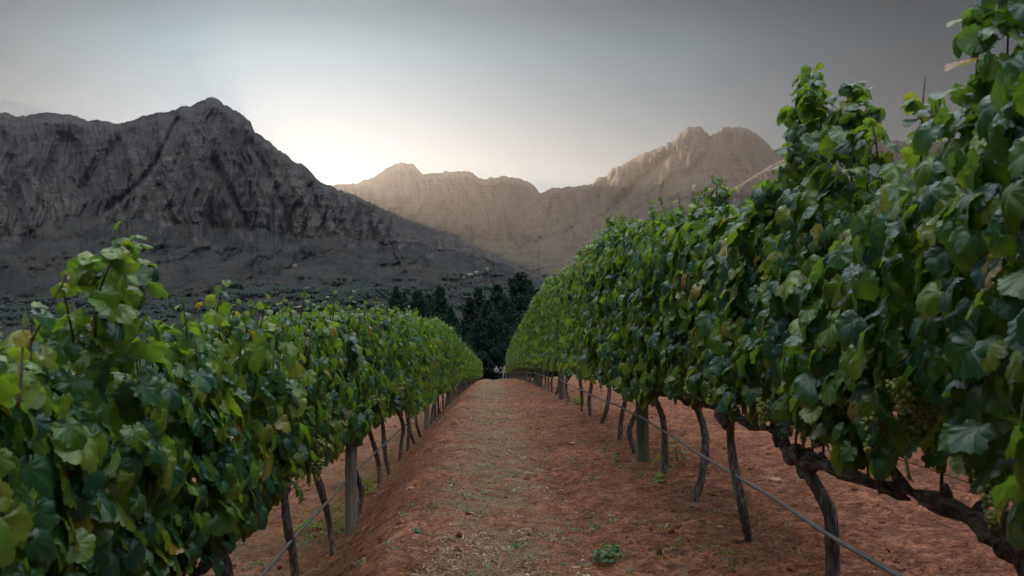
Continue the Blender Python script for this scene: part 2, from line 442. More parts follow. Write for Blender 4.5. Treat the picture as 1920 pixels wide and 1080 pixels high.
def build_ground():
    # one sheet: fine at the camera, coarser away, out to the foot of the mountains
    dd = [-8.0]
    while dd[-1] < 1700:
        d = max(abs(dd[-1]), 2.5)
        dd.append(dd[-1] + (.0042*d if 1.8 < dd[-1] < 60 else .011*d if dd[-1] > 0 else .2))
    dd = np.array(dd)
    # lateral: narrow cells round the track, widening outwards, scaled with distance beyond 60 m
    half = [0.0]
    while half[-1] < 42:
        h = half[-1]; half.append(h + (.018 if h < 2.2 else .03 if h < 4.5 else .03*h))
    half = np.array(half); ss = np.concatenate([-half[:0:-1], half])
    D, S = np.meshgrid(dd, ss, indexing='ij')
    wide = np.where(np.abs(S) > 4.5, 1 + (np.abs(S)-4.5)/37*np.maximum(0, D)*.02*np.maximum(1, D/60), 1)
    wide = np.minimum(wide, 60)
    X = S*wide + axis_x(D)
    Z = ground(X, D)
    near = (1 - sstep(8, 45, D))*(1-sstep(4, 9, np.abs(S)))
    c1 = fbm(X*7, D*7, 1.5, 3); c2 = ridged(X*22, D*22, 2.5, 2)
    Z = Z + near*(.014*c1 + .006*c2 + .022*np.maximum(0, perlin(X*14, D*14, 8.)-.10) + .010*np.maximum(0, perlin(X*31, D*31, 3.)))
    s = X - axis_x(D)
    mul = np.exp(-((s-.05)/.42)**4)*1.15 + .55*sstep(-1.25, -1.6, s) + .12 + .2*np.exp(-((s-1.25)/.3)**2)
    grn = .22*np.exp(-((s-.1)/.5)**2) + .5*np.exp(-((s+1.5)/.35)**2) + .8*sstep(60, 95, D) + .3*sstep(30, 60, D)
    V = np.stack([X, D, Z], -1).reshape(-1, 3)
    me = mesh_np('ground', V, grid_faces(len(dd), len(ss))[:, ::-1], attr={'mulch': mul.ravel(), 'green': grn.ravel(), 'wild': np.maximum(sstep(95, 150, D), sstep(9, 22, np.abs(s))).ravel()})
    return tag(obj('ground', me, MAT_SOIL), 'red brown vineyard soil with a worn track of straw and weeds between the rows', 'ground', kind='structure')
build_ground()

# ------------------------------------------------------------------ mountains
def px2(px, py, r):
    """a point seen at (px,py) and r metres deep along +Y"""
    return np.stack([(px-VX)/F*r, r, CAMZ - (py-HY)/F*r], -1)
def near_lines(PX, PY, lines):
    """sum of soft trenches along polylines given as (points, width, depth)"""
    out_ = np.zeros_like(PX)
    for pts, wd, dp in lines:
        best = np.full(PX.shape, 1e9)
        for (x0, y0), (x1, y1) in zip(pts[:-1], pts[1:]):
            t = np.clip(((PX-x0)*(x1-x0)+(PY-y0)*(y1-y0))/((x1-x0)**2+(y1-y0)**2), 0, 1)
            best = np.minimum(best, np.hypot(PX-x0-t*(x1-x0), PY-y0-t*(y1-y0)))
        out_ += dp*np.exp(-(best/wd)**2)
    return out_
def mountain(name, mat, ridge, px0, px1, n, cliffbase, foot, rr, rc, rf, amp, label, seed, lines=(), rows=(250, 130), rough=2.4, skip_floor=-62):
    px = np.linspace(px0, px1, n)
    yr = np.interp(px, *zip(*ridge)) + rough*(1.3*fbm(px*.07, seed*1.0, 0, 5, 2.1, .62) - .8*np.abs(perlin(px*.21, seed, 3.)))
    yc = np.interp(px, *zip(*cliffbase)); yf = np.interp(px, *zip(*foot))
    yc = yc + 9*fbm(px*.022, seed*3., .5, 4); yc = np.maximum(yc, yr+4); yf = np.maximum(yf, yc+6)
    Rr = np.interp(px, *zip(*rr)); Rc = np.interp(px, *zip(*rc)); Rf = np.interp(px, *zip(*rf))
    a, b = rows
    t1 = np.linspace(0, 1, a, endpoint=False); t2 = np.linspace(0, 1, b)
    PY = np.concatenate([yr[:, None]+(yc-yr)[:, None]*t1[None], yc[:, None]+(yf-yc)[:, None]*t2[None]], 1)
    RD = np.concatenate([Rr[:, None]+(Rc-Rr)[:, None]*(t1**.8)[None], Rc[:, None]+(Rf-Rc)[:, None]*(1-(1-t2)**1.25)[None]], 1)
    T = np.concatenate([t1, 1+t2])[None]*np.ones((n, 1))
    PX = px[:, None]*np.ones(a+b)[None]
    env = sstep(0, .10, T)*(1-.75*sstep(.92, 1.30, T))*(1-sstep(1.6, 2, T))
    wx = PX + 16*perlin(PY*.012, PX*.006, seed) + 5*perlin(PX*.05, PY*.03, seed+3.)
    g = ridged(wx*.016, PY*.0045+seed, seed*1.7, 3, 2.3, .52)
    g2 = ridged(wx*.085, PY*.016+seed, seed*.7+5, 3, 2.1, .6)
    strata = np.abs(((CAMZ-(PY-HY)/F*RD)/34 + .7*perlin(PX*.012, PY*.01, seed+9.)) % 1 - .5)*2
    cl = (1-sstep(.90, 1.10, T + .16*fbm(PX*.045, PY*.03, 1., 4)))*sstep(-.08, .05, T + .10*perlin(PX*.03, PY*.03, 2.))
    sc = Rc[:, None]/2600*amp
    disp = env*(-78*g*sc) - 17*g2*sc*env - 5*sc*env*ridged(PX*.23, PY*.05, seed+4., 2) - 4*sc*strata*cl*env + sc*near_lines(PX, PY, lines)*env
    tal = sstep(1.0, 1.15, T)*(1-sstep(1.75, 2, T))
    disp += tal*sc*(-75*fbm(wx*.012+PY*.010, PY*.018, seed+8., 5) - 3*ridged(PX*.03+PY*.03, PY*.075, seed+8., 3) + 9*fbm(PX*.06, PY*.12, seed+2., 4))
    disp += 4*sc*fbm(PX*.3, PY*.3, seed+1., 3)*sstep(0, .03, T)
    RDD = RD + disp
    V = px2(PX, PY, RDD)
    # reverse slope behind the ridge
    k = 14
    back = []
    base = V[:, 0, :]
    for j in range(k, 0, -1):
        q = base.copy(); f = j/k
        q[:, 1] += f*Rr*.35; q[:, 0] *= (1+f*.35*.5)
        q[:, 2] = base[:, 2]*(1-f**1.1) + skip_floor*f**1.1 - 6*f
        q[:, 2] += (18*perlin(PX[:, 0]*.03, j*.7, seed))*(f*(1-f)*3)
        back.append(q)
    V = np.concatenate([np.stack(back, 1), V], 1)
    at = np.concatenate([np.zeros((n, k)), cl], 1)
    me = mesh_np(name, V.reshape(-1, 3), grid_faces(n, V.shape[1]), attr={'cliff': at.ravel()})
    return tag(obj(name, me, mat), label, 'mountain', kind='structure')

LRIDGE = [(-800, 330), (-650, 270), (-500, 240), (-300, 225), (-100, 215), (0, 212), (15, 213), (30, 218), (50, 218), (75, 212), (100, 213), (135, 217), (170, 227), (180, 224), (220, 233),
          (240, 228), (268, 218), (300, 211), (320, 210), (340, 199), (347, 198), (356, 200), (380, 188), (392, 183), (403, 183), (415, 190), (420, 196), (440, 207),
          (460, 219), (470, 230), (477, 250), (485, 252), (505, 265), (520, 280), (537, 290), (553, 305), (570, 310), (595, 335), (600, 340), (617, 348), (653, 363),
          (700, 383), (747, 405), (793, 420), (843, 442), (893, 465), (927, 480), (953, 493), (1000, 515), (1060, 545), (1150, 575)]
LCLIFF = [(-500, 460), (0, 450), (40, 437), (100, 417), (160, 403), (187, 407), (220, 420), (277, 400), (320, 417), (383, 423), (433, 427), (470, 437), (477, 430),
          (547, 440), (600, 440), (633, 443), (680, 453), (740, 458), (800, 462), (843, 468), (900, 482), (950, 500), (1000, 520), (1150, 580)]
mountain('mountain', MAT_ROCK, LRIDGE, -700, 1130, 1500, LCLIFF, [(-700, 700), (1150, 695)],
         [(-500, 4200), (0, 3600), (150, 3650), (220, 3400), (400, 3000), (600, 2900), (800, 2950), (950, 3000), (1150, 3000)],
         [(-500, 2900), (0, 2750), (150, 2950), (250, 2620), (380, 2450), (470, 2520), (600, 2560), (750, 2650), (950, 2880), (1150, 2930)],
         [(-500, 1150), (400, 1150), (1150, 1150)], 1.0,
         'dark fluted cliff mountain with a rounded summit above a scrubby slope', 1.3,
         lines=[([(333, 225), (315, 262), (293, 305), (262, 345), (205, 390)], 6, 60), ([(130, 270), (150, 330), (160, 400)], 24, 100), ([(240, 250), (200, 300), (165, 350)], 14, 80),
                ([(400, 300), (425, 350), (468, 430)], 7, 48), ([(245, 330), (238, 410)], 4, 40), ([(20, 300), (35, 420)], 12, 65), ([(470, 270), (520, 360), (545, 440)], 8, 50),
                ([(300, 350), (330, 420)], 5, 35), ([(580, 350), (610, 440)], 7, 50), ([(75, 300), (60, 425)], 18, -70), ([(350, 260), (370, 330), (365, 420)], 22, -55),
                ([(680, 385), (700, 450)], 8, 40)])
CRIDGE = [(480, 470), (540, 400), (585, 355), (617, 348), (670, 344), (687, 336), (703, 332), (723, 318), (740, 308), (752, 303), (760, 306), (773, 307), (782, 315), (793, 328), (807, 325),
          (837, 322), (843, 323), (860, 321), (877, 321), (887, 326), (897, 334), (917, 336), (920, 333), (925, 335), (938, 329), (957, 333), (970, 333), (980, 337),
          (1000, 347), (1008, 357), (1013, 363), (1040, 375), (1100, 400), (1180, 430)]
mountain('mountain', MAT_ROCK_FAR, CRIDGE, 480, 1180, 620, [(480, 440), (700, 440), (900, 445), (1180, 470)], [(480, 600), (1180, 600)],
         [(480, 8000), (750, 7900), (1180, 7900)], [(480, 7000), (1180, 6900)], [(480, 4000), (1180, 4000)], 1.1,
         'hazy sunlit mountain range with a small jagged summit closing the valley', 4.1, rows=(110, 50), rough=2.4)
RRIDGE = [(940, 420), (1000, 372), (1013, 363), (1037, 353), (1053, 352), (1060, 350), (1080, 353), (1107, 345), (1120, 335), (1137, 332), (1147, 317), (1173, 307), (1177, 302), (1198, 290),
          (1230, 280), (1262, 265), (1275, 250), (1290, 237), (1310, 238), (1325, 245), (1332, 256), (1345, 247), (1365, 238), (1395, 240), (1410, 247), (1425, 257),
          (1445, 275), (1468, 288), (1550, 300), (1700, 290), (1920, 310), (2300, 380)]
mountain('mountain', MAT_ROCK_FAR, RRIDGE, 950, 2300, 900, [(940, 480), (1050, 440), (1180, 380), (1270, 325), (1340, 320), (1440, 325), (2300, 450)],
         [(940, 590), (2300, 630)],
         [(940, 7600), (1040, 7000), (1140, 6200), (1300, 5600), (1500, 5600), (2300, 5600)], [(940, 6800), (1040, 6300), (1140, 5500), (1300, 5000), (1500, 5000), (2300, 5000)],
         [(940, 3300), (1100, 3000), (1300, 2600), (2300, 2200)], 1.1,
         'hazy mountain with twin rocky summits above a long sunlit flank', 6.7, rows=(90, 120), rough=3.2,
         lines=[([(1332, 256), (1325, 290), (1290, 330)], 6, 120), ([(1250, 290), (1180, 360), (1080, 470)], 9, 90)])
mountain('mountain', MAT_ROCK_FAR, [(1150, 500), (1250, 430), (1330, 372), (1390, 345), (1440, 313), (1490, 290), (1600, 262), (1900, 270), (2300, 330)], 1150, 2300, 600,
         [(1150, 505), (1300, 425), (1500, 330), (2300, 360)], [(1150, 640), (2300, 670)],
         [(1150, 3100), (1390, 3900), (1500, 4000), (2300, 4000)], [(1150, 3000), (1390, 3700), (1500, 3700), (2300, 3600)],
         [(1150, 1900), (2300, 1500)], .9, 'nearer grassy spur catching golden light behind the taller vine row', 8.9, rows=(30, 120), rough=1.3)

# valley floor between the vineyard hill and the mountains
def build_valley():
    xs = np.linspace(-4000, 4500, 260); ys = np.concatenate([np.linspace(-2500, 450, 40)[:-1], np.linspace(450, 4200, 220)])
    Y, X = np.meshgrid(ys, xs, indexing='ij')
    Z = CAMZ - 46 + 7*fbm(X*.0016, Y*.0016, 3.3, 4) + sstep(900, 3600, Y)*62 + .00002*np.maximum(0, np.abs(X)-900)**1.45*30
    hide = (1-sstep(500, 800, Y))
    Z = Z - 4*hide*(1-sstep(500, 1100, np.abs(X)))
    me = mesh_np('valley', np.stack([X, Y, Z], -1).reshape(-1, 3), grid_faces(len(ys), len(xs))[:, ::-1])
    m = M('valley_fields')
    v = m.obj_vec((.001, .001, .001), geo=True)
    vo = m.n('ShaderNodeTexVoronoi', {'Vector': m.obj_vec((.0045, .0022, .003), geo=True), 'Scale': 1.0}).outputs['Color']
    sp = m.n('ShaderNodeSeparateColor', {0: vo})
    col = m.ramp(sp.outputs[0], [(0, (.03, .045, .028)), (.35, (.045, .055, .035)), (.6, (.07, .07, .04)), (.8, (.04, .07, .03)), (.93, (.17, .15, .11)), (1, (.22, .20, .16))])
    n1 = m.noise(40, 8, .7, v)
    col = m.mix(m.ramp(n1, [(.45, 0), (.6, .8)]), col, (.02, .028, .020))
    m.done(m.pbr(col, .95, m.bump(n1, .6, 6), .1))
    return tag(obj('valley_floor', me, m.m), 'dim patchwork of fields and scrub on the valley floor', 'valley', kind='structure')
build_valley()

# ------------------------------------------------------------------ leaves
def leaf_template(kind, res, seed):
    """grape leaf in the xy plane, petiole at the origin, tip towards +y, about 1 long. returns V, T(tris), UV"""
    rg = np.random.default_rng(seed)
    half = [(.03, .0), (.13, -.16), (.28, -.22), (.42, -.18), (.54, -.07), (.62, .06), (.62, .16), (.58, .24), (.63, .33), (.66, .46), (.60, .57), (.51, .63), (.44, .70), (.38, .80), (.27, .88), (.13, .95), (0, 1.03)]
    half = [(x*k_, y) for k_ in [rg.uniform(.92, 1.1)] for x, y in half]
    if res == 0: half = [(.03, .02), (.25, -.2), (.55, -.02), (.52, .22), (.66, .46), (.40, .62), (.30, .84), (0, 1.03)]
    if res < 0: half = [(.05, .0), (.50, -.08), (.62, .42), (.32, .82), (0, 1.0)]
    right = np.array(half)
    if res == 2:   # toothed edge
        o = []
        for i in range(len(right)-1):
            a, b = right[i], right[i+1]; o.append(a)
            mid = (a+b)/2; d = b-a; nrm = np.array([d[1], -d[0]])
            if i > 0: o.append(mid + nrm*(-.24 if i % 2 else .26) + d*rg.uniform(-.12, .12))
        o.append(right[-1]); right = np.array(o)
    left = right[::-1][1:]*[-1, 1]
    ring = np.vstack([right, left]); ring = ring*(1+rg.normal(0, .02, ring.shape))
    ctr = np.array([0, .12])
    n = len(ring)
    if res >= 1:
        inner = ctr + (ring-ctr)*.45; mid = ctr + (ring-ctr)*.78
        V2 = np.vstack([[ctr], inner, mid, ring])
        i = np.arange(n); j = (i+1) % n
        T = [np.stack([np.zeros(n, int), 1+i, 1+j], -1), np.stack([1+i, 1+n+i, 1+n+j], -1), np.stack([1+i, 1+n+j, 1+j], -1),
             np.stack([1+n+i, 1+2*n+i, 1+2*n+j], -1), np.stack([1+n+i, 1+2*n+j, 1+n+j], -1)]
        T = np.vstack(T)
    else:
        V2 = np.vstack([[ctr], ring]); i = np.arange(n); j = (i+1) % n
        T = np.stack([np.zeros(n, int), 1+i, 1+j], -1)
    x, y = V2[:, 0], V2[:, 1]
    r = np.hypot(x, y-.2)
    fold = rg.uniform(.0, .30)*rg.choice([1, 1, -.6]); cup = rg.uniform(-.75, -.1); tw = rg.uniform(-.25, .25)
    z = fold*np.abs(x) + cup*r*r + tw*x*y + .022*np.sin(np.arctan2(x, y-.2)*5 + seed)*r
    z -= rg.uniform(0, .35)*np.maximum(0, y-.35)**2
    if res >= 1: z += .10*fbm(x*2.6+seed, y*2.6, seed*.7, 2) + .06*rg.normal()*np.sin(x*5+rg.uniform(0, 6))
    V = np.stack([x, y, z], -1)
    uv = np.stack([x*.6+.5, y*.6+.3], -1)
    return V, T, uv
TPL = {r: [leaf_template('v', r, 100+s) for s in range(12)] for r in (2, 1, 0, -1)}

def place_leaves(P, Nrm, Tip, S, res):
    """stack leaves: P positions of the petiole, Nrm normals, Tip directions"""
    Nrm = Nrm/np.linalg.norm(Nrm, axis=1)[:, None]
    Tip = Tip - (Tip*Nrm).sum(1)[:, None]*Nrm; Tip /= np.linalg.norm(Tip, axis=1)[:, None]+1e-9
    X = np.cross(Tip, Nrm)
    k = RNG.integers(0, 12, len(P))
    Vs, Ts, Us, n = [], [], [], 0
    for q in range(12):
        sel = np.where(k == q)[0]
        if not len(sel): continue
        V, T, uv = TPL[res][q]
        W = P[sel][:, None] + S[sel][:, None, None]*(V[None, :, :1]*X[sel][:, None]*(np.where(RNG.random(len(sel)) < .5, 1, 1))[:, None, None] + V[None, :, 1:2]*Tip[sel][:, None] + V[None, :, 2:]*Nrm[sel][:, None])
        m = len(sel); nv = len(V)
        Vs.append(W.reshape(-1, 3)); Ts.append((T[None]+(np.arange(m)*nv)[:, None, None]+n).reshape(-1, 3)); Us.append(np.tile(uv, (m, 1)))
        n += m*nv
    return np.vstack(Vs), np.vstack(Ts), np.vstack(Us)

# canopy tops above the camera level, by depth (metres)
TOPR = [(1.5, 1.05), (2.1, .95), (2.3, .86), (2.6, .62), (2.8, .60), (3.0, .58), (3.3, .54), (3.5, .51), (3.8, .52), (4.0, .60), (4.25, .74), (4.7, .82), (4.88, .74), (5.0, .62), (5.7, .66), (6.75, .78), (8.6, .90), (9.6, .93), (11.6, 1.08), (13.9, 1.02), (16.9, .93), (21.5, .90), (28, .76), (37.7, .18)]
TOPL = [(.5, -.12), (2.2, -.10), (2.7, -.10), (2.95, .02), (3.3, .04), (3.6, -.05), (4.2, -.01), (5.5, .05), (7.3, .07), (10.75, .09), (14, .09), (20, .0), (28, -.2)]
def top_z(side, d):
    g = ground(axis_x(d)+(LR if side > 0 else LL), d)
    t = np.interp(d, *zip(*(TOPR if side > 0 else TOPL))) + CAMZ
    h = g + (2.42 if side > 0 else 2.12)
    k = sstep(26, 36, d)
    return t*(1-k) + h*k

def foliage_points(n, L, hb, ht, seed, rowd0, side, wid=.27, topfn=None):
    """points in a hedge slab. local frame: x across (camera side is -side), y along, z up from the base.
    returns P, N, Tip, size"""
    rg = np.random.default_rng(seed)
    y = rg.uniform(-L/2, L/2, n)
    top = (topfn(y) if topfn is not None else ht + .13*perlin(y*2.4+seed, seed, 1.) + .03*rg.normal(size=n))
    bot = hb + .10*perlin(y*2.6+seed*3, seed, 5.)
    u = rg.beta(1.05, 1.0, n)
    z = bot + (top-bot)*u
    face = rg.random(n)
    sgn = np.where(face < .56, -side, np.where(face < .84, side, 0))
    wd = wid*(.72+.28*np.sin(np.pi*np.clip(u*.9+.15, 0, 1)))*(1-.72*sstep(.80, 1.0, u)) + .10*fbm((y+rowd0)*2.1, z*2.4, seed*.37 + side, 2)
    wd = np.maximum(wd, .05)
    inner = rg.random(n)**2.2
    hole = fbm((y+rowd0)*2.7, z*2.9, seed*.53, 2) < -.30
    sgn = np.where(hole & (rg.random(n) < .75), 0, sgn)
    x = np.where(sgn == 0, rg.uniform(-.7, .7, n)*wd*.8, sgn*wd*(1-.45*inner))
    N = np.stack([np.where(sgn == 0, rg.normal(0, .7, n), sgn*1.0), rg.normal(0, .55, n), .38+.42*rg.normal(size=n)], -1)
    topk = sstep(.86, 1.0, u)[:, None]
    N = N*(1-topk*.5) + topk*np.stack([rg.normal(0, .7, n), rg.normal(0, .6, n), rg.uniform(.2, 1, n)], -1)
    N += .12*rg.normal(size=(n, 3))
    Tip = np.stack([sgn*.25, rg.normal(0, .75, n), -1.0+.35*rg.normal(size=n)], -1)
    S = np.clip(rg.normal(.083, .017, n), .045, .118)*(1-.35*topk[:, 0])
    P = np.stack([x, y, z], -1)
    return P, N, Tip, S
def shoot(base, dirn, length, n, s0, s1, rg):
    """a cane sticking out with alternating leaves; returns path, leaf arrays"""
    k = 10; t = np.linspace(0, 1, k)[:, None]
    bend = rg.normal(0, .12, 3)
    path = base + dirn*length*t + bend*length*t**2
    tt = np.linspace(.08, 1, n); P = np.stack([np.interp(tt, t[:, 0], path[:, i]) for i in range(3)], -1)
    if n > 8:
        n = int(n*2.3); tt = rg.random(n)**.8; P = np.stack([np.interp(tt, t[:, 0], path[:, i]) for i in range(3)], -1)
    a = np.arange(n)*2.6 + rg.uniform(0, 6)
    O = np.stack([np.cos(a), np.sin(a), rg.uniform(-.1, .5, n)], -1)
    S = s0 + (s1-s0)*tt
    P = P + O*S[:, None]*(.45 if n < 9 else rg.uniform(.3, 1.5, n)[:, None]*(1.15-.5*tt[:, None]))
    N = O*.55 + np.array([0, 0, .55]) + .4*rg.normal(size=(n, 3))
    Tip = O*.7 + np.array([0, 0, -.7]) + .3*rg.normal(size=(n, 3))
    return path, (P, N, Tip, S)

def bark_disp(rg, amt=.22):
    s = rg.uniform(0, 50)
    def f(i, a, P):
        arc = np.concatenate([[0], np.cumsum(np.linalg.norm(np.diff(P, axis=0), axis=1))])[:, None] + 0*a
        tw = a + arc*2.2
        knots = np.maximum(0, perlin(arc*9 + s, np.cos(a)*.8, np.sin(a)*.8) - .05)*1.5
        return amt*(.75*ridged(np.cos(tw)*1.7+s, np.sin(tw)*1.7, arc*2.5, 3, 2.1, .7)*.6 + .6*knots + .45*perlin(np.cos(a)*1.1+s, np.sin(a)*1.1, arc*6))
    return f
def trunk_mesh(name, seed, h, lean0, rad, side, arms=(.62, .62), res=1, thick=1.0, bow=None):
    """trunk and two cordon arms, origin at the soil"""
    rg = np.random.default_rng(seed)
    lx, ly = lean0
    if bow is None:
        o1 = rg.normal(0, .05); o2 = o1*rg.uniform(.4, 1.5)+rg.normal(0, .03); o3 = o2*.5 + rg.normal(0, .05) - side*.01 - (.05 if side < 0 else 0); bow = (o1, o2, o3)
    by = rg.normal(0, .04, 2)
    pts = [(-bow[0]*.2, 0, -.10), (0, 0, .02), (bow[0], by[0], h*.33), (bow[1], by[1]+ly*.4, h*.66), (bow[2]*.95, ly, h*.92), (bow[2], ly+.04, h*1.0)]
    n = 44 if res else 12; sides = 22 if res else 7
    path = smooth_path(pts, n)
    t = np.linspace(0, 1, n)
    rd = rad*(1.12-.55*sstep(0, .22, t)+.05*np.sin(t*9+seed)+.42*sstep(.78, 1, t))*thick
    parts = [tube(path, rd, sides, bark_disp(rg, .36))]
    top = path[-2]; cord = []
    for sg in (-1, 1):
        parts2 = []; cord.append(parts2)
        al = arms[0 if sg < 0 else 1]
        ap = [top - [0, 0, .05], top + [rg.normal(0, .012), sg*.10, rg.normal(.01, .012)], top + [rg.normal(0, .02), sg*al*.5, rg.normal(.0, .02)], top+[rg.normal(0, .02), sg*al, rg.normal(.02, .02)]]
        m = 40 if res else 9
        ap[2][0] *= .5; ap[3][0] *= .1
        a = smooth_path(ap, m)
        tt = np.linspace(0, 1, m)
        parts2.append(tube(a, rad*thick*(.80-.50*tt+.12*np.sin(tt*17+seed)-.30*sstep(.93, 1, tt)), 20 if res else 6, bark_disp(rg, .55)))
        # spurs
        for q in range(4 if res else 2):
            b = a[int((.22+.22*q)*(m-1))]
            e = b + [rg.normal(0, .02), rg.normal(0, .025), rg.uniform(.04, .09)]
            parts2.append(tube(smooth_path([b-[0, 0, .01], (b+e)/2+rg.normal(0, .008, 3), e], 7), rad*np.linspace(.60, .26, 7), 8 if res else 5, bark_disp(rg, .3)))
    return mesh_tubes(name, parts), [mesh_tubes('cordon', c) for c in cord]

def bunch_mesh(seed, L=.15, Wd=.042):
    rg = np.random.default_rng(seed)
    # icosphere-like low sphere
    nu, nv = 7, 10
    ph = np.linspace(0, np.pi, nu); th = np.linspace(0, 2*np.pi, nv, endpoint=False)
    Vs, Fs, n = [], [], 0
    for i in range(105):
        t = rg.random()**.9; a = rg.uniform(0, 6.28); r = Wd*(1-.75*t)*rg.uniform(.65, 1.05)
        c = np.array([r*np.cos(a), r*np.sin(a), -.02-L*t]); s = rg.uniform(.0072, .0092)
        top, bo = c+[0, 0, s], c-[0, 0, s]
        ring = np.array([[[c[0]+s*np.sin(p)*np.cos(q), c[1]+s*np.sin(p)*np.sin(q), c[2]+s*np.cos(p)] for q in th] for p in ph[1:-1]]).reshape(-1, 3)
        Vs.append(np.vstack([[top], ring, [bo]]))
        for q in range(nv):
            Fs.append((n, n+1+q, n+1+(q+1) % nv))
            for p in range(nu-3):
                Fs.append((n+1+p*nv+q, n+1+(p+1)*nv+q, n+1+(p+1)*nv+(q+1) % nv, n+1+p*nv+(q+1) % nv))
            e = n+1+(nu-3)*nv
            Fs.append((e+q, n+1+(nu-2)*nv, e+(q+1) % nv))
        n += 2+(nu-2)*nv
    me = bpy.data.meshes.new('grape_bunch'); me.from_pydata(np.vstack(Vs).tolist(), [], Fs)
    me.polygons.foreach_set('use_smooth', np.full(len(me.polygons), True)); me.materials.append(MAT_GRAPE)
    return me
BUNCH = [bunch_mesh(40+i, .12+.03*(i % 2), .044+.006*(i % 3)) for i in range(4)]

# ------------------------------------------------------------------ vines
ORD = ['first', 'second', 'third', 'fourth', 'fifth', 'sixth', 'seventh', 'eighth', 'ninth', 'tenth', 'eleventh', 'twelfth']
POSTR = [9.2, 19.3, 28.7, 38.8, 48.6, 58.5, 68.4, 78.3, 88.6]
POSTL = [8.7, 19.4, 30.5, 40.6, 50.5, 60.4, 70.3, 80.4, 89.8]
DR = [1.45, 2.74, 4.33, 5.60, 7.03, 8.30, 9.95, 11.1, 12.8, 14.3, 15.6, 18.1, 20.1]
DL = [.9, 2.1, 3.45, 4.85, 6.35, 7.9, 9.3, 11.3, 12.4, 13.9, 15.2, 16.6, 18.1, 20.0]
def extend(ds, end):
    rg = np.random.default_rng(len(ds)); ds = list(ds)
    while ds[-1] < end: ds.append(ds[-1] + 1.36 + rg.uniform(-.12, .12))
    return ds
DR = extend(DR, 89); DL = extend(DL, 89)
ROWNAME = {1: 'taller row beside the track', -1: 'lower row beneath the red bank'}
NEARLAB = {(1, 0): 'grapevine beside the camera, nearest of all in the taller row',
           (1, 1): 'gnarled thick grapevine with low grape bunches at the near end of the taller row',
           (1, 2): 'grapevine with a tall ragged top shoot and bowed trunk in the taller row',
           (1, 3): 'grapevine just past the ragged tall shoot, trunk footed in bare red soil',
           (1, 4): 'slender trunked grapevine two short of the nearest wooden post, taller row',
           (1, 5): 'grapevine with yellow suckers at its foot just before the nearest post, taller row',
           (-1, 0): 'grapevine at the very near end of the lower row beneath the bank',
           (-1, 1): 'large leaved dim grapevine second in the lower row, its trunk hidden',
           (-1, 2): 'grapevine with the tallest upright leafy shoots in the lower row',
           (-1, 3): 'grapevine with forked dark trunk just past the tall shoots, lower row',
           (-1, 4): 'grapevine with a bare bent trunk two before the first post, lower row',
           (-1, 5): 'grapevine with green suckers at its foot against the first post, lower row'}
def vine_label(side, i, d, ds):
    if (side, i) in NEARLAB: return NEARLAB[(side, i)]
    posts = POSTR if side > 0 else POSTL
    k = sum(1 for p in posts if p <= d)
    if k == 0: return 'grapevine right beside the near face of the first post, ' + ROWNAME[side]
    n = sum(1 for x in ds if posts[k-1] < x <= d)
    return '%s grapevine past the %s post of the %s' % (ORD[n-1], ORD[k-1], ROWNAME[side])

def canes_for(top, h, seed, n=5, side=1, hi=True):
    rg = np.random.default_rng(seed); out_ = []
    for q in range(n):
        y0 = (q+.5)/n*1.2-.6 + rg.normal(0, .05)
        x1 = rg.normal(0, .05)
        pts = [(0, y0, h), (x1*.4, y0+rg.normal(0, .03), h+(top-h)*.35), (x1, y0+rg.normal(0, .08), h+(top-h)*.7), (x1*1.1, y0+rg.normal(0, .10), top*.98)]
        pth = smooth_path(pts, 12 if hi else 6)
        out_.append(mesh_tubes('cane', [tube(pth, np.linspace(.0065, .0025, len(pth)), 6 if hi else 4)]))
        out_[-1].materials.append(MAT_CANE)
    return out_

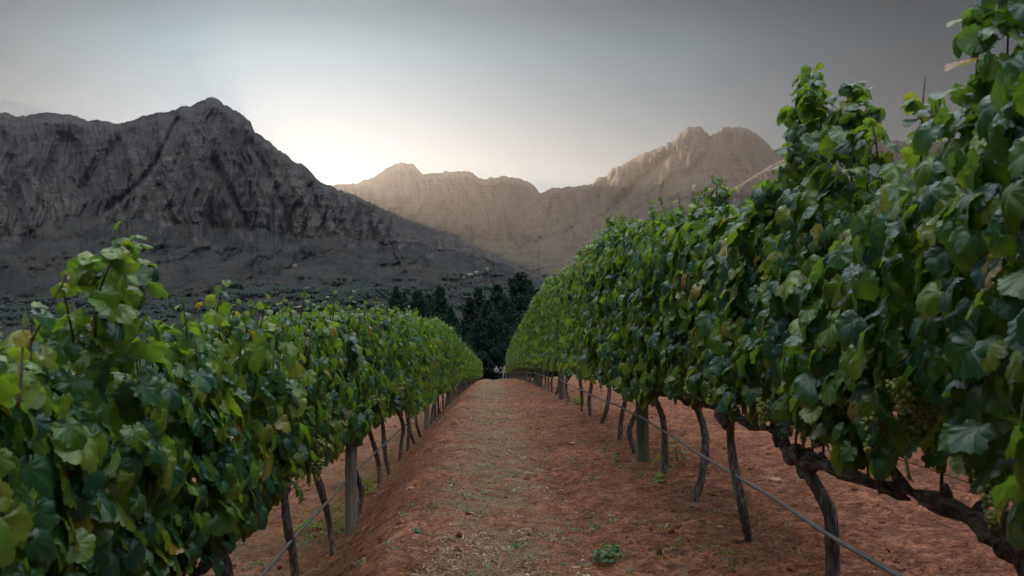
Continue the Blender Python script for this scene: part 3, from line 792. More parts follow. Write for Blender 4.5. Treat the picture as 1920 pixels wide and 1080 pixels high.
EXTRA = {}   # extra protruding shoots: (side, index) -> list of (dy, dx, z rel camera at base, length, dir, leaves)
BOWS = {(1, 2): (15, 5, -25), (1, 3): (-20, -28, -35), (1, 4): (15, 22, 12), (1, 5): (3, 0, -12), (1, 6): (-9, 9, 6), (1, 7): (3, 12, 20),
        (-1, 3): (-2, -10, -22), (-1, 4): (-2, -10, -20), (-1, 5): (-9, -21, -40), (-1, 6): (8, -3, -8), (-1, 7): (-3, -11, -23)}
def near_vine(side, i, d, nxt, prv):
    x = float(axis_x(d)) + (LR if side > 0 else LL); z = float(ground(x, d))
    v = empty('grapevine', (x, d, z))
    tag(v, vine_label(side, i, d, DR if side > 0 else DL), 'grapevine', 'grapevines of the '+ROWNAME[side])
    rg = np.random.default_rng(500+i*7+(3 if side > 0 else 0))
    h = (.64 if i < 3 else .70) if side > 0 else .80
    th = 1.25 if (side, i) == (1, 1) else (1.1 if i < 3 else 1.0)
    lean = (rg.normal(0, .03), rg.uniform(.0, .16)*(1 if side > 0 else -1))
    bow = BOWS.get((side, i))
    if bow: bow = [b*d/F for b in bow]
    lo, hi_ = (prv-d)/2-.12, (nxt-d)/2+.12
    tm, arms = trunk_mesh('trunk', 900+i*13+side, h, lean, .036, side, (-lo+lean[1]-.02, hi_-lean[1]-.02), 1, th, bow)
    obj('trunk', tm, MAT_BARK, v)
    for am in arms: obj('cordon', am, MAT_ARM, v)
    L = hi_-lo; yc = (hi_+lo)/2
    def topfn(y):
        return top_z(side, y+yc+d) - z + .045*perlin((y+d)*3.1, side*2., .5) - .03
    res = 2 if d < 6.5 else 1
    area = L*(float(topfn(np.array([0.]))[0])-h+.1)
    n = int(area*470)
    P, N, T, S = foliage_points(n, L, h+(.15 if side > 0 and i < 3 else .12 if side > 0 and i < 5 else .06 if side < 0 else -.02), 0, 77+i*5+side, d, side, .27 if side > 0 else .23, topfn)
    P[:, 1] += yc
    if side < 0: P[:, 0] += -.12
    if d < 5:
        S *= .94 if side > 0 else 1.02
    groups = [(P, N, T, S)]
    # small shoots along the top
    canes = []
    for q in range(int(L*4)):
        y0 = rg.uniform(lo, hi_); tz = float(top_z(side, d+y0))-z-.10
        pa, lv = shoot(np.array([rg.normal(0, .06), y0, tz]), np.array([rg.normal(0, .2), rg.normal(0, .2), 1.]), rg.uniform(.10, .24), 7, .058, .028, rg)
        canes.append(pa); groups.append(lv)
    for (dy, dx, zc, ln, dr, nl, s0, s1) in EXTRA.get((side, i), []):
        pa, lv = shoot(np.array([dx, dy, zc+CAMZ-z]), np.array(dr, float), ln, nl, s0, s1, rg)
        canes.append(pa); groups.append(lv)
    A = [np.concatenate([g[k] for g in groups]) for k in range(4)]
    V, Tr, uv = place_leaves(*A, res)
    obj('foliage', mesh_np('foliage', V, Tr, uv), MAT_LEAF, v)
    top0 = float(topfn(np.array([0.]))[0])
    for cm in canes_for(top0, h, 60+i+side*9, 5, side): obj('cane', cm, MAT_CANE, v)
    for pa in canes:
        cm = mesh_tubes('cane', [tube(pa, np.linspace(.005, .0018, len(pa)), 5)]); obj('cane', cm, MAT_CANE, v)
    nb = {1: 8, 2: 6, 3: 4, 4: 3, 5: 3, 6: 3}.get(i, 2) if side > 0 else (2 if i in (4, 5, 6, 7) else 0)
    for q in range(nb):
        b = obj('grape_bunch', BUNCH[q % 4], None, v, (-side*rg.uniform(.10, .25), rg.uniform(lo*.8, hi_*.8), h+(.10 if i < 3 else .06)+rg.uniform(.08, .34)))
        b.rotation_euler = (rg.normal(0, .1), rg.normal(0, .1), rg.uniform(0, 6)); s = rg.uniform(.66, .92); b.scale = (s, s, s)
    return v

# protruding shoots seen against the sky and mountain
def sh(side, d, zc, ln, dx=0.0, ddir=(0, 0, 1), nl=12, s0=.085, s1=.03):
    ds = DR if side > 0 else DL
    i = int(np.argmin([abs(a-d) for a in ds]))
    EXTRA.setdefault((side, i), []).append((d-ds[i], dx, zc, ln, ddir, nl, s0, s1))
sh(1, 4.78, .72, .40, .06, (-.02, .03, 1), 15, .08, .04); sh(1, 4.66, .75, .38, .0, (-.02, .0, 1), 15, .08, .04); sh(1, 4.50, .75, .36, 0, (.02, .03, 1), 15, .085, .04); sh(1, 4.28, .72, .36, -.03, (0, .05, 1), 15, .085, .04)
sh(1, 4.15, .66, .34, 0, (.03, -.45, 1), 13, .085, .045); sh(1, 4.0, .62, .22, 0, (0, -.3, 1), 9, .08, .05); sh(1, 3.75, .46, .36, 0, (0, -.1, 1), 9, .07, .03); sh(1, 3.38, .45, .40, 0, (0, .05, 1), 10, .07, .035)
sh(1, 2.95, .50, .46, -.02, (-.05, .05, 1), 15, .09, .04); sh(1, 2.82, .52, .42, .0, (.0, .05, 1), 15, .09, .05)
sh(-1, 2.98, -.05, .30, .05, (.0, -.2, 1), 14, .085, .04); sh(-1, 3.22, -.05, .30, .05, (.05, .12, 1), 14, .09, .04); sh(-1, 3.1, -.1, .26, .05, (.0, 0, 1), 12, .085, .05)
sh(-1, 2.55, -.14, .16, .05, (.0, .1, 1), 4, .06, .06); sh(-1, 4.5, .0, .15, 0, (0, 0, 1), 7, .07, .03)
sh(1, 11.8, .95, .25, 0, (0, 0, 1), 9); sh(1, 6.4, .72, .2, 0, (0, 0, 1), 9)

NEAR_LIM = 12.6
for side, ds in ((1, DR), (-1, DL)):
    for i, d in enumerate(ds):
        if d > NEAR_LIM: break
        near_vine(side, i, d, ds[i+1], ds[i-1] if i else d-1.3)

# prototypes for the vines farther off: three mid-distance, three far
def proto_set(side, far):
    out_ = []
    h = .70
    Ht = 2.35 if side > 0 else 2.12
    for k in range(4):
        rg = np.random.default_rng(3000+k+10*side+100*far)
        tm, arms = trunk_mesh('trunk', 2000+k+side*7+far*50, h, (rg.normal(0, .03), rg.uniform(-.02, .15)*side), .036, side, (.66, .66), 0 if far else 1, 1.0)
        tm.materials.append(MAT_BARK)
        for am in arms: am.materials.append(MAT_ARM)
        n = 520 if far else 700
        P, N, T, S = foliage_points(n, 1.62, h-(.08 if side > 0 else .0), Ht, 4000+k+side*5+far*31, k*3.7, side, .28)
        if far: S *= 1.12
        gs = [(P, N, T, S)]
        for q in range(5):
            pa, lv = shoot(np.array([rg.normal(0, .08), rg.uniform(-.65, .65), Ht-.12]), np.array([rg.normal(0, .2), rg.normal(0, .2), 1.]), rg.uniform(.12, .26), 7, .06, .03, rg)
            gs.append(lv)
        A = [np.concatenate([g[j] for g in gs]) for j in range(4)]
        V, Tr, uv = place_leaves(*A, -1 if far else 0)
        fm = mesh_np('foliage', V, Tr, uv); fm.materials.append(MAT_LEAF_FAR)
        cs = [] if far else canes_for(Ht, h, 700+k, 4, side, False)
        out_.append((tm, fm, cs, Ht, arms))
    return out_
PROTO = {(s, f): proto_set(s, f) for s in (1, -1) for f in (0, 1)}
def far_vine(side, i, d, ds, lat, label=None, group=None):
    far = 1 if d > 32 else 0
    x = float(axis_x(d)) + lat; z = float(ground(x, d))
    v = empty('grapevine', (x, d, z))
    tag(v, label or vine_label(side, i, d, ds), 'grapevine', group or 'grapevines of the '+ROWNAME[side])
    rg = np.random.default_rng(8000+i*3+side)
    tm, fm, cs, Ht, arms = PROTO[(side, far)][(i*3+i//4) % 4]
    top = float(top_z(side, d))-z if label is None else 2.1
    k = (top-.7)/(Ht-.7)*rg.uniform(.955, 1.05)
    t = obj('trunk', tm, None, v); t.scale = (rg.uniform(.9, 1.1),)*2 + (1,)
    for am in arms: obj('cordon', am, None, v)
    f = obj('foliage', fm, None, v); f.scale = (1.0, rg.uniform(.98, 1.06), k); f.location = (0, 0, .7*(1-k))
    for cm in cs:
        c = obj('cane', cm, None, v); c.scale = (1, 1, k); c.location = (0, 0, .7*(1-k))
    return v
for side, ds in ((1, DR), (-1, DL)):
    for i, d in enumerate(ds):
        if d > NEAR_LIM: far_vine(side, i, d, ds, LR if side > 0 else LL)
for i in range(14):
    far_vine(-1, i, 1.5+i*1.36, DL, LL-SP, 'grapevine of the half hidden next row down the slope, glimpsed through the lower row', 'grapevines of the next row down the slope')

# ------------------------------------------------------------------ posts, drip pipes and wires
def posts():
    for side, ps, lat in ((1, POSTR, LR), (-1, POSTL, LL)):
        for k, d in enumerate(ps):
            rg = np.random.default_rng(50+k+side)
            x = float(axis_x(d))+lat-side*.03; z = float(ground(x, d))
            path = smooth_path([(0, 0, -.12), (rg.normal(0, .008), .01, .6), (rg.normal(0, .015), 0, 1.2), (0, 0, 1.72)], 16)
            r = .056 if side > 0 else .050
            me = mesh_tubes('trellis_post', [tube(path, r*np.linspace(1.04, .95, 16), 20, lambda i, a, P: .03*perlin(np.cos(a)*3+k, np.sin(a)*3, i*.1) - .10*np.exp(-((a-3.9-.1*np.sin(i*.5))/.10)**2))])
            o = obj('trellis_post', me, MAT_POST if side > 0 else MAT_POST_GREY, None, (x, d, z)); o.rotation_euler = (rg.normal(0, .02), (-.03 if side > 0 else .02)+rg.normal(0, .015), rg.uniform(-.3, .3))
            lab = ('greenish wooden post, %s from the camera, %s' if side > 0 else 'pale grey wooden post, %s from the camera, %s') % (ORD[k], ROWNAME[side])
            tag(o, lab, 'post', 'wooden posts of the '+ROWNAME[side])
posts()
def row_line(side, lat, hgt, r, name, label, cat, mat, sag, ps, nodes=False):
    pts = []; dd = [-1.0, .0] + list(np.arange(.6, 89, .35)); P = [-.6] + list(ps)
    for d in dd:
        x = float(axis_x(d))+lat
        a = max([p for p in P if p <= d], default=-10); b = min([p for p in P if p > d], default=95)
        t = (d-a)/(b-a)
        g = a*0 + float(ground(x, a))*(1-t)+float(ground(x, b))*t
        gg = float(road_z(d)) + (.07 if side > 0 else -.54)
        n = .02*float(perlin(d*.7, side*3., 1.)) + .010*float(perlin(d*2.9, side*3., 4.))
        pts.append((x+n, d, gg+hgt-sag*4*t*(1-t) + .6*n))
    P_ = np.array(pts)
    parts = [tube(P_, r, 8)]
    if nodes:
        for d in np.arange(1.2, 20, 1.0):
            c = np.array([np.interp(d, P_[:, 1], P_[:, j]) for j in range(3)]); e = np.array([np.interp(d+.03, P_[:, 1], P_[:, j]) for j in range(3)])
            parts.append(tube(np.array([c, (c+e)/2, e]), [r*1.1, r*1.32, r*1.1], 8))
    o = obj(name, mesh_tubes(name, parts), mat); tag(o, label, cat)
row_line(1, LR-.08, .395, .0095, 'drip_pipe', 'grey drip irrigation pipe slung along the taller row in front of its trunks', 'irrigation pipe', MAT_PIPE, .03, POSTR, True)
row_line(-1, LL+.0, .50, .0095, 'drip_pipe', 'dark drip irrigation pipe running through the lower row beneath the bank', 'irrigation pipe', MAT_PIPE, .03, POSTL, True)
row_line(1, LR, .74, .0016, 'trellis_wire', 'thin cordon wire strung along the arms of the taller row', 'wire', MAT_WIRE, .01, POSTR)
row_line(-1, LL, .76, .0016, 'trellis_wire', 'thin cordon wire strung along the arms of the lower row', 'wire', MAT_WIRE, .01, POSTL)

# ------------------------------------------------------------------ litter, weeds, stones
def px_ground(px, py):
    """ground point seen at a pixel"""
    d = 3.0
    for dd in np.geomspace(2.0, 90, 900):
        x = (px-VX)/F*dd; z = CAMZ-(py-HY)/F*dd
        if z < float(ground(x, dd)): break
    return x, dd, float(ground(x, dd))
def straw():
    rg = np.random.default_rng(21)
    n = 24000
    d = np.exp(rg.uniform(np.log(3.3), np.log(34), n)); s = np.where(rg.random(n) < .70, rg.normal(.1, .30, n), rg.uniform(-3.4, 3.0, n))
    x = s + axis_x(d)
    keep = (fbm(x*2.4, d*1.8, 9.5, 3) > np.where(np.abs(s-.05) < .7, -.02, .22)) & ~((s > -1.15) & (s < -.45) & (rg.random(n) < .93)) & ~((s > .65) & (s < 2) & (rg.random(n) < .6))
    x, d = x[keep], d[keep]; n = len(x)
    z = ground(x, d) + .008
    a = rg.uniform(0, np.pi*2, n); L = np.exp(rg.normal(-4.05, .55, n)); W = rg.uniform(.0010, .0024, n)*(1+.03*d)
    dz = rg.normal(0, .16, n)
    D = np.stack([np.cos(a), np.sin(a), dz], -1); S = np.stack([-np.sin(a), np.cos(a), rg.normal(0, .3, n)], -1)
    P = np.stack([x, d, z], -1)
    mid = P + D*L[:, None]*0 + np.stack([0*x, 0*x, rg.uniform(0, .012, n)], -1)
    V = np.stack([P-D*L[:, None]-S*W[:, None], mid-S*W[:, None]*1.2, P+D*L[:, None]-S*W[:, None]*.6, P+D*L[:, None]+S*W[:, None]*.6, mid+S*W[:, None]*1.2, P-D*L[:, None]+S*W[:, None]], 1)
    i = (np.arange(n)*6)[:, None]
    Q = np.concatenate([i+[0, 1, 4, 5], i+[1, 2, 3, 4]], 0)
    o = obj('straw', mesh_np('straw', V.reshape(-1, 3), Q, smooth=False), MAT_STRAW)
    tag(o, 'dry straw and prunings littering the track and the alley below the bank', 'straw', kind='stuff')
straw()
def clods():
    rg = np.random.default_rng(22); n = 16000
    d = np.exp(rg.uniform(np.log(3.3), np.log(26), n)); s = rg.uniform(-3.2, 3.6, n); x = s+axis_x(d)
    keep = fbm(x*1.7, d*1.7, 3.5, 2) > -.1; x, d = x[keep], d[keep]; n = len(x)
    r = np.exp(rg.normal(-4.9, .5, n)); z = ground(x, d) + r*.35
    o8 = np.array([[1, 0, 0], [0, 1, 0], [-1, 0, 0], [0, -1, 0], [0, 0, .8], [0, 0, -.8]], float)
    V = np.stack([x, d, z], -1)[:, None] + r[:, None, None]*o8[None]*rg.uniform(.6, 1.3, (n, 6, 1))
    f = np.array([[0, 1, 4], [1, 2, 4], [2, 3, 4], [3, 0, 4], [1, 0, 5], [2, 1, 5], [3, 2, 5], [0, 3, 5]])
    T = (f[None] + (np.arange(n)*6)[:, None, None]).reshape(-1, 3)
    o = obj('soil_clods', mesh_np('clods', V.reshape(-1, 3), T), MAT_SOIL)
    tag(o, 'small crumbs of red soil strewn over the track and banks', 'soil', kind='stuff')
clods()
def blades(name, cen, nper, L, spread, mat, rg, wdt=.004):
    cen = np.repeat(np.asarray(cen, float), nper, 0); n = len(cen)
    a = rg.uniform(0, 6.28, n); r = spread*np.sqrt(rg.random(n))
    b = cen + np.stack([r*np.cos(a), r*np.sin(a), 0*r], -1)
    ln = L*rg.uniform(.4, 1.2, n); out_ = rg.uniform(.2, 1.1, n)
    D = np.stack([np.cos(a)*out_, np.sin(a)*out_, rg.uniform(.4, 1, n)], -1); D /= np.linalg.norm(D, axis=1)[:, None]
    S = np.stack([-np.sin(a), np.cos(a), 0*a], -1)*wdt
    m = b + D*ln[:, None]*.55; t = b + D*ln[:, None] - np.stack([0*a, 0*a, ln*.25], -1)
    V = np.stack([b-S*.6, m-S, t, m+S, b+S*.6], 1).reshape(-1, 3); i = (np.arange(n)*5)[:, None]
    T = np.concatenate([i+[0, 1, 4], i+[1, 3, 4], i+[1, 2, 3]], 0)
    return V, T
def weeds():
    rg = np.random.default_rng(23)
    n = 1700
    d = np.exp(rg.uniform(np.log(3.8), np.log(85), n)); s = np.where(rg.random(n) < .6, rg.normal(.12, .36, n), np.where(rg.random(n) < .5, rg.normal(-1.6, .35, n), rg.normal(1.1, .35, n)))
    x = s+axis_x(d); keep = (fbm(x*1.2, d*.9, 1.5, 2) > .02) | (d > 45); x, d = x[keep], d[keep]
    cen = np.stack([x, d, ground(x, d)-.005], -1)
    V, T = blades('w', cen, 16, .05, .06, None, rg, .0045)
    o = obj('weeds', mesh_np('weeds', V, T, uv=np.zeros((len(V), 2))), MAT_WEED)
    tag(o, 'low green weeds scattered along the track', 'weeds', kind='stuff')
weeds()
def leafy(px, py, r, n, mat, label, s=.022, up=.12, cat='weed', name='weed_plant', loc=None):
    rg = np.random.default_rng(int(px*7+py))
    x, d, z = loc or px_ground(px, py)
    a = rg.uniform(0, 6.28, n); q = r*np.sqrt(rg.random(n)); hh = up*rg.random(n)*(1-(q/r)**2*.6)
    P = np.stack([q*np.cos(a), q*np.sin(a), .01+hh], -1)
    N = np.stack([np.cos(a)*.5, np.sin(a)*.5, 0*a+.8], -1)+.35*rg.normal(size=(n, 3)); T_ = np.stack([np.cos(a), np.sin(a), 0*a-.2], -1)+.4*rg.normal(size=(n, 3))
    V, T, uv = place_leaves(P, N, T_, s*rg.uniform(.6, 1.3, n), 1)
    e = empty(name, (x, d, z-.005)); tag(e, label, cat, 'weeds and suckers')
    obj('leaves', mesh_np('leaves', V, T, uv), mat, e)
    st = []
    for k in range(max(3, n//14)):
        p = P[k]; st.append(tube(smooth_path([(p[0]*.15, p[1]*.15, -.01), (p[0]*.5, p[1]*.5, p[2]*.7), p], 6), .0022, 5))
    obj('stem', mesh_tubes('stem', st), MAT_CANE if mat is MAT_YOUNG else mat, e)
leafy(1142, 1052, .09, 130, MAT_WEED, 'bushy dark green weed clump growing in the track, nearest the camera', .018, .09)
leafy(1115, 1000, .07, 40, MAT_WEED, 'sparse grey green weed sprig just beyond the bushy dark weed clump', .012, .08)
leafy(780, 1000, .03, 26, MAT_WEED, 'tiny green weed on the bare bank beside the track', .013, .04)
leafy(775, 950, .045, 22, MAT_WEED, 'flat grey green weed on the bank slope above the pale stone', .015, .02)
leafy(1110, 905, .03, 18, MAT_WEED, 'tiny upright green seedling in bare soil before the nearest post', .012, .06)
leafy(1132, 850, .03, 26, MAT_WEED, 'thin upright green sprig beneath the slim vine trunks, taller row', .014, .14)
leafy(1156, 868, .03, 30, MAT_WEED, 'bushy upright green sprig at the foot of a bent trunk, taller row', .015, .16)
leafy(1085, 760, .10, 60, MAT_YOUNG, 'yellow green leafy clump at a vine foot, taller row between posts', .03, .16)
leafy(1236, 905, .05, 12, MAT_YOUNG, 'low yellow sucker leaves at the trunk beside the nearest post', .035, .12, 'vine sucker', 'vine_sucker')
leafy(1245, 880, .11, 20, MAT_YOUNG, 'yellow green sucker shoots round the trunk beside the nearest post', .036, .30, 'vine sucker', 'vine_sucker')
leafy(1272, 868, .09, 12, MAT_YOUNG, 'bright green sucker leaves hanging below the drip pipe beyond the nearest post', .036, .28, 'vine sucker', 'vine_sucker')
leafy(640, 1000, .10, 34, MAT_YOUNG, 'tall sucker shoots at the trunk foot before the pale post', .040, .34, 'vine sucker', 'vine_sucker')
leafy(590, 1000, .20, 60, MAT_YOUNG, 'spreading yellow green sucker patch beneath the lower row pipe', .030, .20, 'vine sucker', 'vine_sucker')
leafy(575, 1020, .24, 120, MAT_WEED, 'mat of dark green weeds under the lower row pipe', .016, .06)
leafy(688, 930, .10, 50, MAT_YOUNG, 'yellow green sucker bush behind the bank beyond the pale post', .030, .22, 'vine sucker', 'vine_sucker')
leafy(510, 1060, .2, 60, MAT_WEED, 'grassy green weed tuft under the near end of the lower pipe', .014, .07)
def stone(px, py, r, sq, label, seed):
    x, d, z = px_ground(px, py); rg = np.random.default_rng(seed)
    nu, nv = 12, 18
    ph = np.linspace(.02, np.pi-.02, nu)[:, None]; th = np.linspace(0, 2*np.pi, nv, endpoint=False)[None]
    U = np.stack([np.sin(ph)*np.cos(th), np.sin(ph)*np.sin(th), np.cos(ph)*np.ones_like(th)], -1)
    rr = r*(1+.35*fbm(U[..., 0]*1.4+seed, U[..., 1]*1.4, U[..., 2]*1.4, 3))
    V = (U*rr[..., None]*np.array([1, .8, sq])).reshape(-1, 3)
    i = np.arange(nu*nv).reshape(nu, nv); j = np.roll(i, -1, 1)
    Q = np.stack([i[:-1], i[1:], j[1:], j[:-1]], -1).reshape(-1, 4)
    o = obj('stone', mesh_np('stone', V, Q), MAT_STONE, None, (x, d, z+r*sq*.3)); tag(o, label, 'stone', 'stones lying on the soil')
stone(1452, 905, .055, .55, 'rounded orange stone half buried behind the taller row trunks', 1)
stone(772, 918, .028, .5, 'small pale stone on the bank beside the track', 2)
stone(1350, 1052-60, .02, .6, 'pebble near the bent trunk in front of the drip pipe', 3)
stone(1248, 1045-10, .018, .7, 'dark pebble on bare soil near the bushy weed clump', 4)
stone(1075, 832, .05, .25, 'flat pale slab of soil crust at the track edge before the slim trunks', 5)
stone(930, 822, .045, .25, 'flat pale stone lying in the middle of the weedy track', 6)

# ------------------------------------------------------------------ pine trees beyond the rows
def pine_material():
    m = M('pine_needles')
    rnd = m.n('ShaderNodeNewGeometry').outputs['Random Per Island']
    col = m.ramp(rnd, [(0, (.016, .042, .034)), (.6, (.032, .080, .056)), (1, (.065, .135, .080))])
    return m.done(m.pbr(col, .7))
MAT_PINE = pine_material()
def tbark():
    m = M('pine_bark'); a = m.noise(12, 4, .6, m.obj_vec((1, 1, .3)))
    return m.done(m.pbr(m.ramp(a, [(.3, (.02, .014, .010)), (.7, (.07, .05, .038))]), .9, m.bump(a, .8, .05)))
MAT_TBARK = tbark()
def pine_proto(seed, H=14.0, W=3.0):
    rg = np.random.default_rng(seed)
    parts = [tube(smooth_path([(0, 0, -.8), (rg.normal(0, .1), 0, H*.4), (rg.normal(0, .15), 0, H*.8), (0, 0, H*.99)], 14), np.linspace(.24, .02, 14), 7)]
    P = []; D = []; S = []
    z = .8
    while z < H*.99:
        f = z/H
        ln = W*(.55+.45*math.sin(min(1, f*2.2+.25)*1.57))*(1-f)**.85 + .12
        nb = max(3, int(rg.integers(5, 8)))
        a0 = rg.uniform(0, 6.28)
        for q in range(nb):
            a = a0+q*6.283/nb+rg.normal(0, .2); l = ln*rg.uniform(.6, 1.2)
            dirh = np.array([math.cos(a), math.sin(a), 0])
            k = 9; t = np.linspace(0, 1, k)[:, None]
            rise = rg.uniform(-.08, .20)+.25*f
            path = np.array([0, 0, z]) + dirh*l*t*(1-.18*t**2) + np.array([0, 0, 1.])*l*(rise*t + .36*t**4)
            if rg.random() < .5: parts.append(tube(path, np.linspace(.05*(1-f)+.012, .008, k), 4))
            nn = int(32*l)+12
            tt = rg.random(nn)**.75
            pp = np.stack([np.interp(tt, t[:, 0], path[:, i]) for i in range(3)], -1)
            tg = np.gradient(path, axis=0)[-1]; tg = tg/np.linalg.norm(tg)
            side_ = np.cross(tg, [0, 0, 1]); 
            off = rg.normal(0, 1, nn)*.30*l**.5*(1.1-tt)
            pp = pp + side_*off[:, None] + np.array([0, 0, 1.])*(rg.normal(0, .08, nn)+np.abs(off)*.25)[:, None]
            dd = tg*.7 + side_*np.sign(off)[:, None]*.5 + rg.normal(0, .45, (nn, 3)) + [0, 0, .5]
            P.append(pp); D.append(dd); S.append(rg.uniform(.20, .42, nn))
        z += rg.uniform(.38, .66)*(1 if f < .8 else .8)
    P = np.vstack(P); D = np.vstack(D); S = np.concatenate(S); D /= np.linalg.norm(D, axis=1)[:, None]
    # each tuft: three crossed narrow blades
    Vs = []
    for q in range(3):
        o = np.cross(D, rg.normal(size=D.shape)); o /= np.linalg.norm(o, axis=1)[:, None]
        e = D + .45*o; e /= np.linalg.norm(e, axis=1)[:, None]
        sd = np.cross(e, o)*.055
        Vs.append(np.stack([P-sd*.4, P+e*S[:, None]*.6-sd, P+e*S[:, None], P+e*S[:, None]*.6+sd], 1))
    V = np.concatenate(Vs, 1).reshape(-1, 3); n = len(V)//4
    Q = np.arange(n*4).reshape(n, 4)
    cm = mesh_np('crown', V, Q); cm.materials.append(MAT_PINE)
    tm = mesh_tubes('trunk', parts); tm.materials.append(MAT_TBARK)
    return tm, cm, H
PINES = [pine_proto(1, 14, 4.8), pine_proto(2, 14, 4.2), pine_proto(3, 14, 5.8), pine_proto(4, 14, 5.0)]
PT = [(742, 540, 150, 1, .9, 'slim pointed pine, outermost of the dark pines above the lower row'),
      (757, 552, 156, 3, .8, 'short pine close beside the outermost slim pine'),
      (784, 545, 150, 2, .9, 'broad pine with two close tips above the lower row'),
      (803, 556, 157, 3, .9, 'dim pine tip squeezed between the broad pine and the tall narrow one'),
      (825, 541, 148, 0, 1.0, 'tall pine on the edge of the gap in the pines'),
      (845, 578, 144, 1, 1.0, 'low pine leaning into the gap in the pines'),
      (880, 560, 150, 1, 1.0, 'thin dark pine on the far edge of the gap, beside the dense group'),
      (898, 543, 150, 0, 1.0, 'pine with a single narrow leader in the dense dark group'),
      (915, 566, 141, 3, 1.1, 'low bushy pine at the front of the dense group'),
      (932, 536, 146, 0, 1.1, 'pointed pine beside the tallest one in the dense group'),
      (952, 560, 138, 2, 1.0, 'bushy dark pine straight behind the walkers'),
      (974, 513, 150, 2, 1.1, 'tallest pine, with a broad many tipped crown'),
      (992, 530, 155, 3, 1.0, 'pine just behind the tallest one, beside the taller vine row'),
      (1010, 545, 148, 0, 1.1, 'pine whose crown sinks behind the leaves of the taller row'),
      (868, 625, 142, 3, 1.5, 'stubby pine filling the bottom of the gap in the pines'),
      (895, 600, 137, 2, .9, 'low dark pine behind the end of the lower row'),
      (925, 590, 137, 3, 1.0, 'low dark pine directly at the end of the track'),
      (950, 610, 135, 2, .8, 'low spreading pine closing the track beside the taller row'),
      (1030, 560, 150, 2, 1.0, 'pine hidden but for its tip beyond the taller row')]
for k, (px, py, d, v, wv, lab) in enumerate(PT):
    x = (px-VX)/F*d; z = float(ground(x, d)); top = CAMZ-(py-HY)/F*d
    tm, cm, H = PINES[v]
    s = (top-z+.1)/H
    t = empty('pine_tree', (x, d, z)); tag(t, lab, 'pine tree', 'pine trees beyond the vine rows')
    t.rotation_euler = (0, 0, k*1.7); t.scale = (s*wv*(1.12 if s > .8 else 1.5), s*wv*(1.12 if s > .8 else 1.5), s)
    obj('trunk', tm, None, t); obj('crown', cm, None, t)

# ------------------------------------------------------------------ walkers at the end of the track
def cloth(name, c, rough=.8):
    m = M(name); a = m.noise(30, 3, .6, m.obj_vec())
    return m.done(m.pbr(m.mix(m.math('MULTIPLY', a, .4), c, tuple(x*.6 for x in c)), rough, m.bump(a, .3, .01)))
M_SKIN = cloth('skin', (.42, .24, .17), .5); M_DARK = cloth('black_cloth', (.012, .012, .015)); M_WHITE = cloth('white_cloth', (.30, .30, .30)); M_HAIR = cloth('dark_hair', (.02, .013, .01))
def skin_mesh(name, verts, edges, radii, mat, parent, sub=2):
    me = bpy.data.meshes.new(name); me.from_pydata(verts, edges, [])
    o = obj(name, me, mat, parent)
    md = o.modifiers.new('skin', 'SKIN'); md.use_smooth_shade = True
    for i, r in enumerate(radii):
        sv = me.skin_vertices[0].data[i]; sv.radius = (r, r*.85) if i not in () else (r, r)
    me.skin_vertices[0].data[0].use_root = True
    s = o.modifiers.new('sub', 'SUBSURF'); s.levels = sub; s.render_levels = sub
    return o
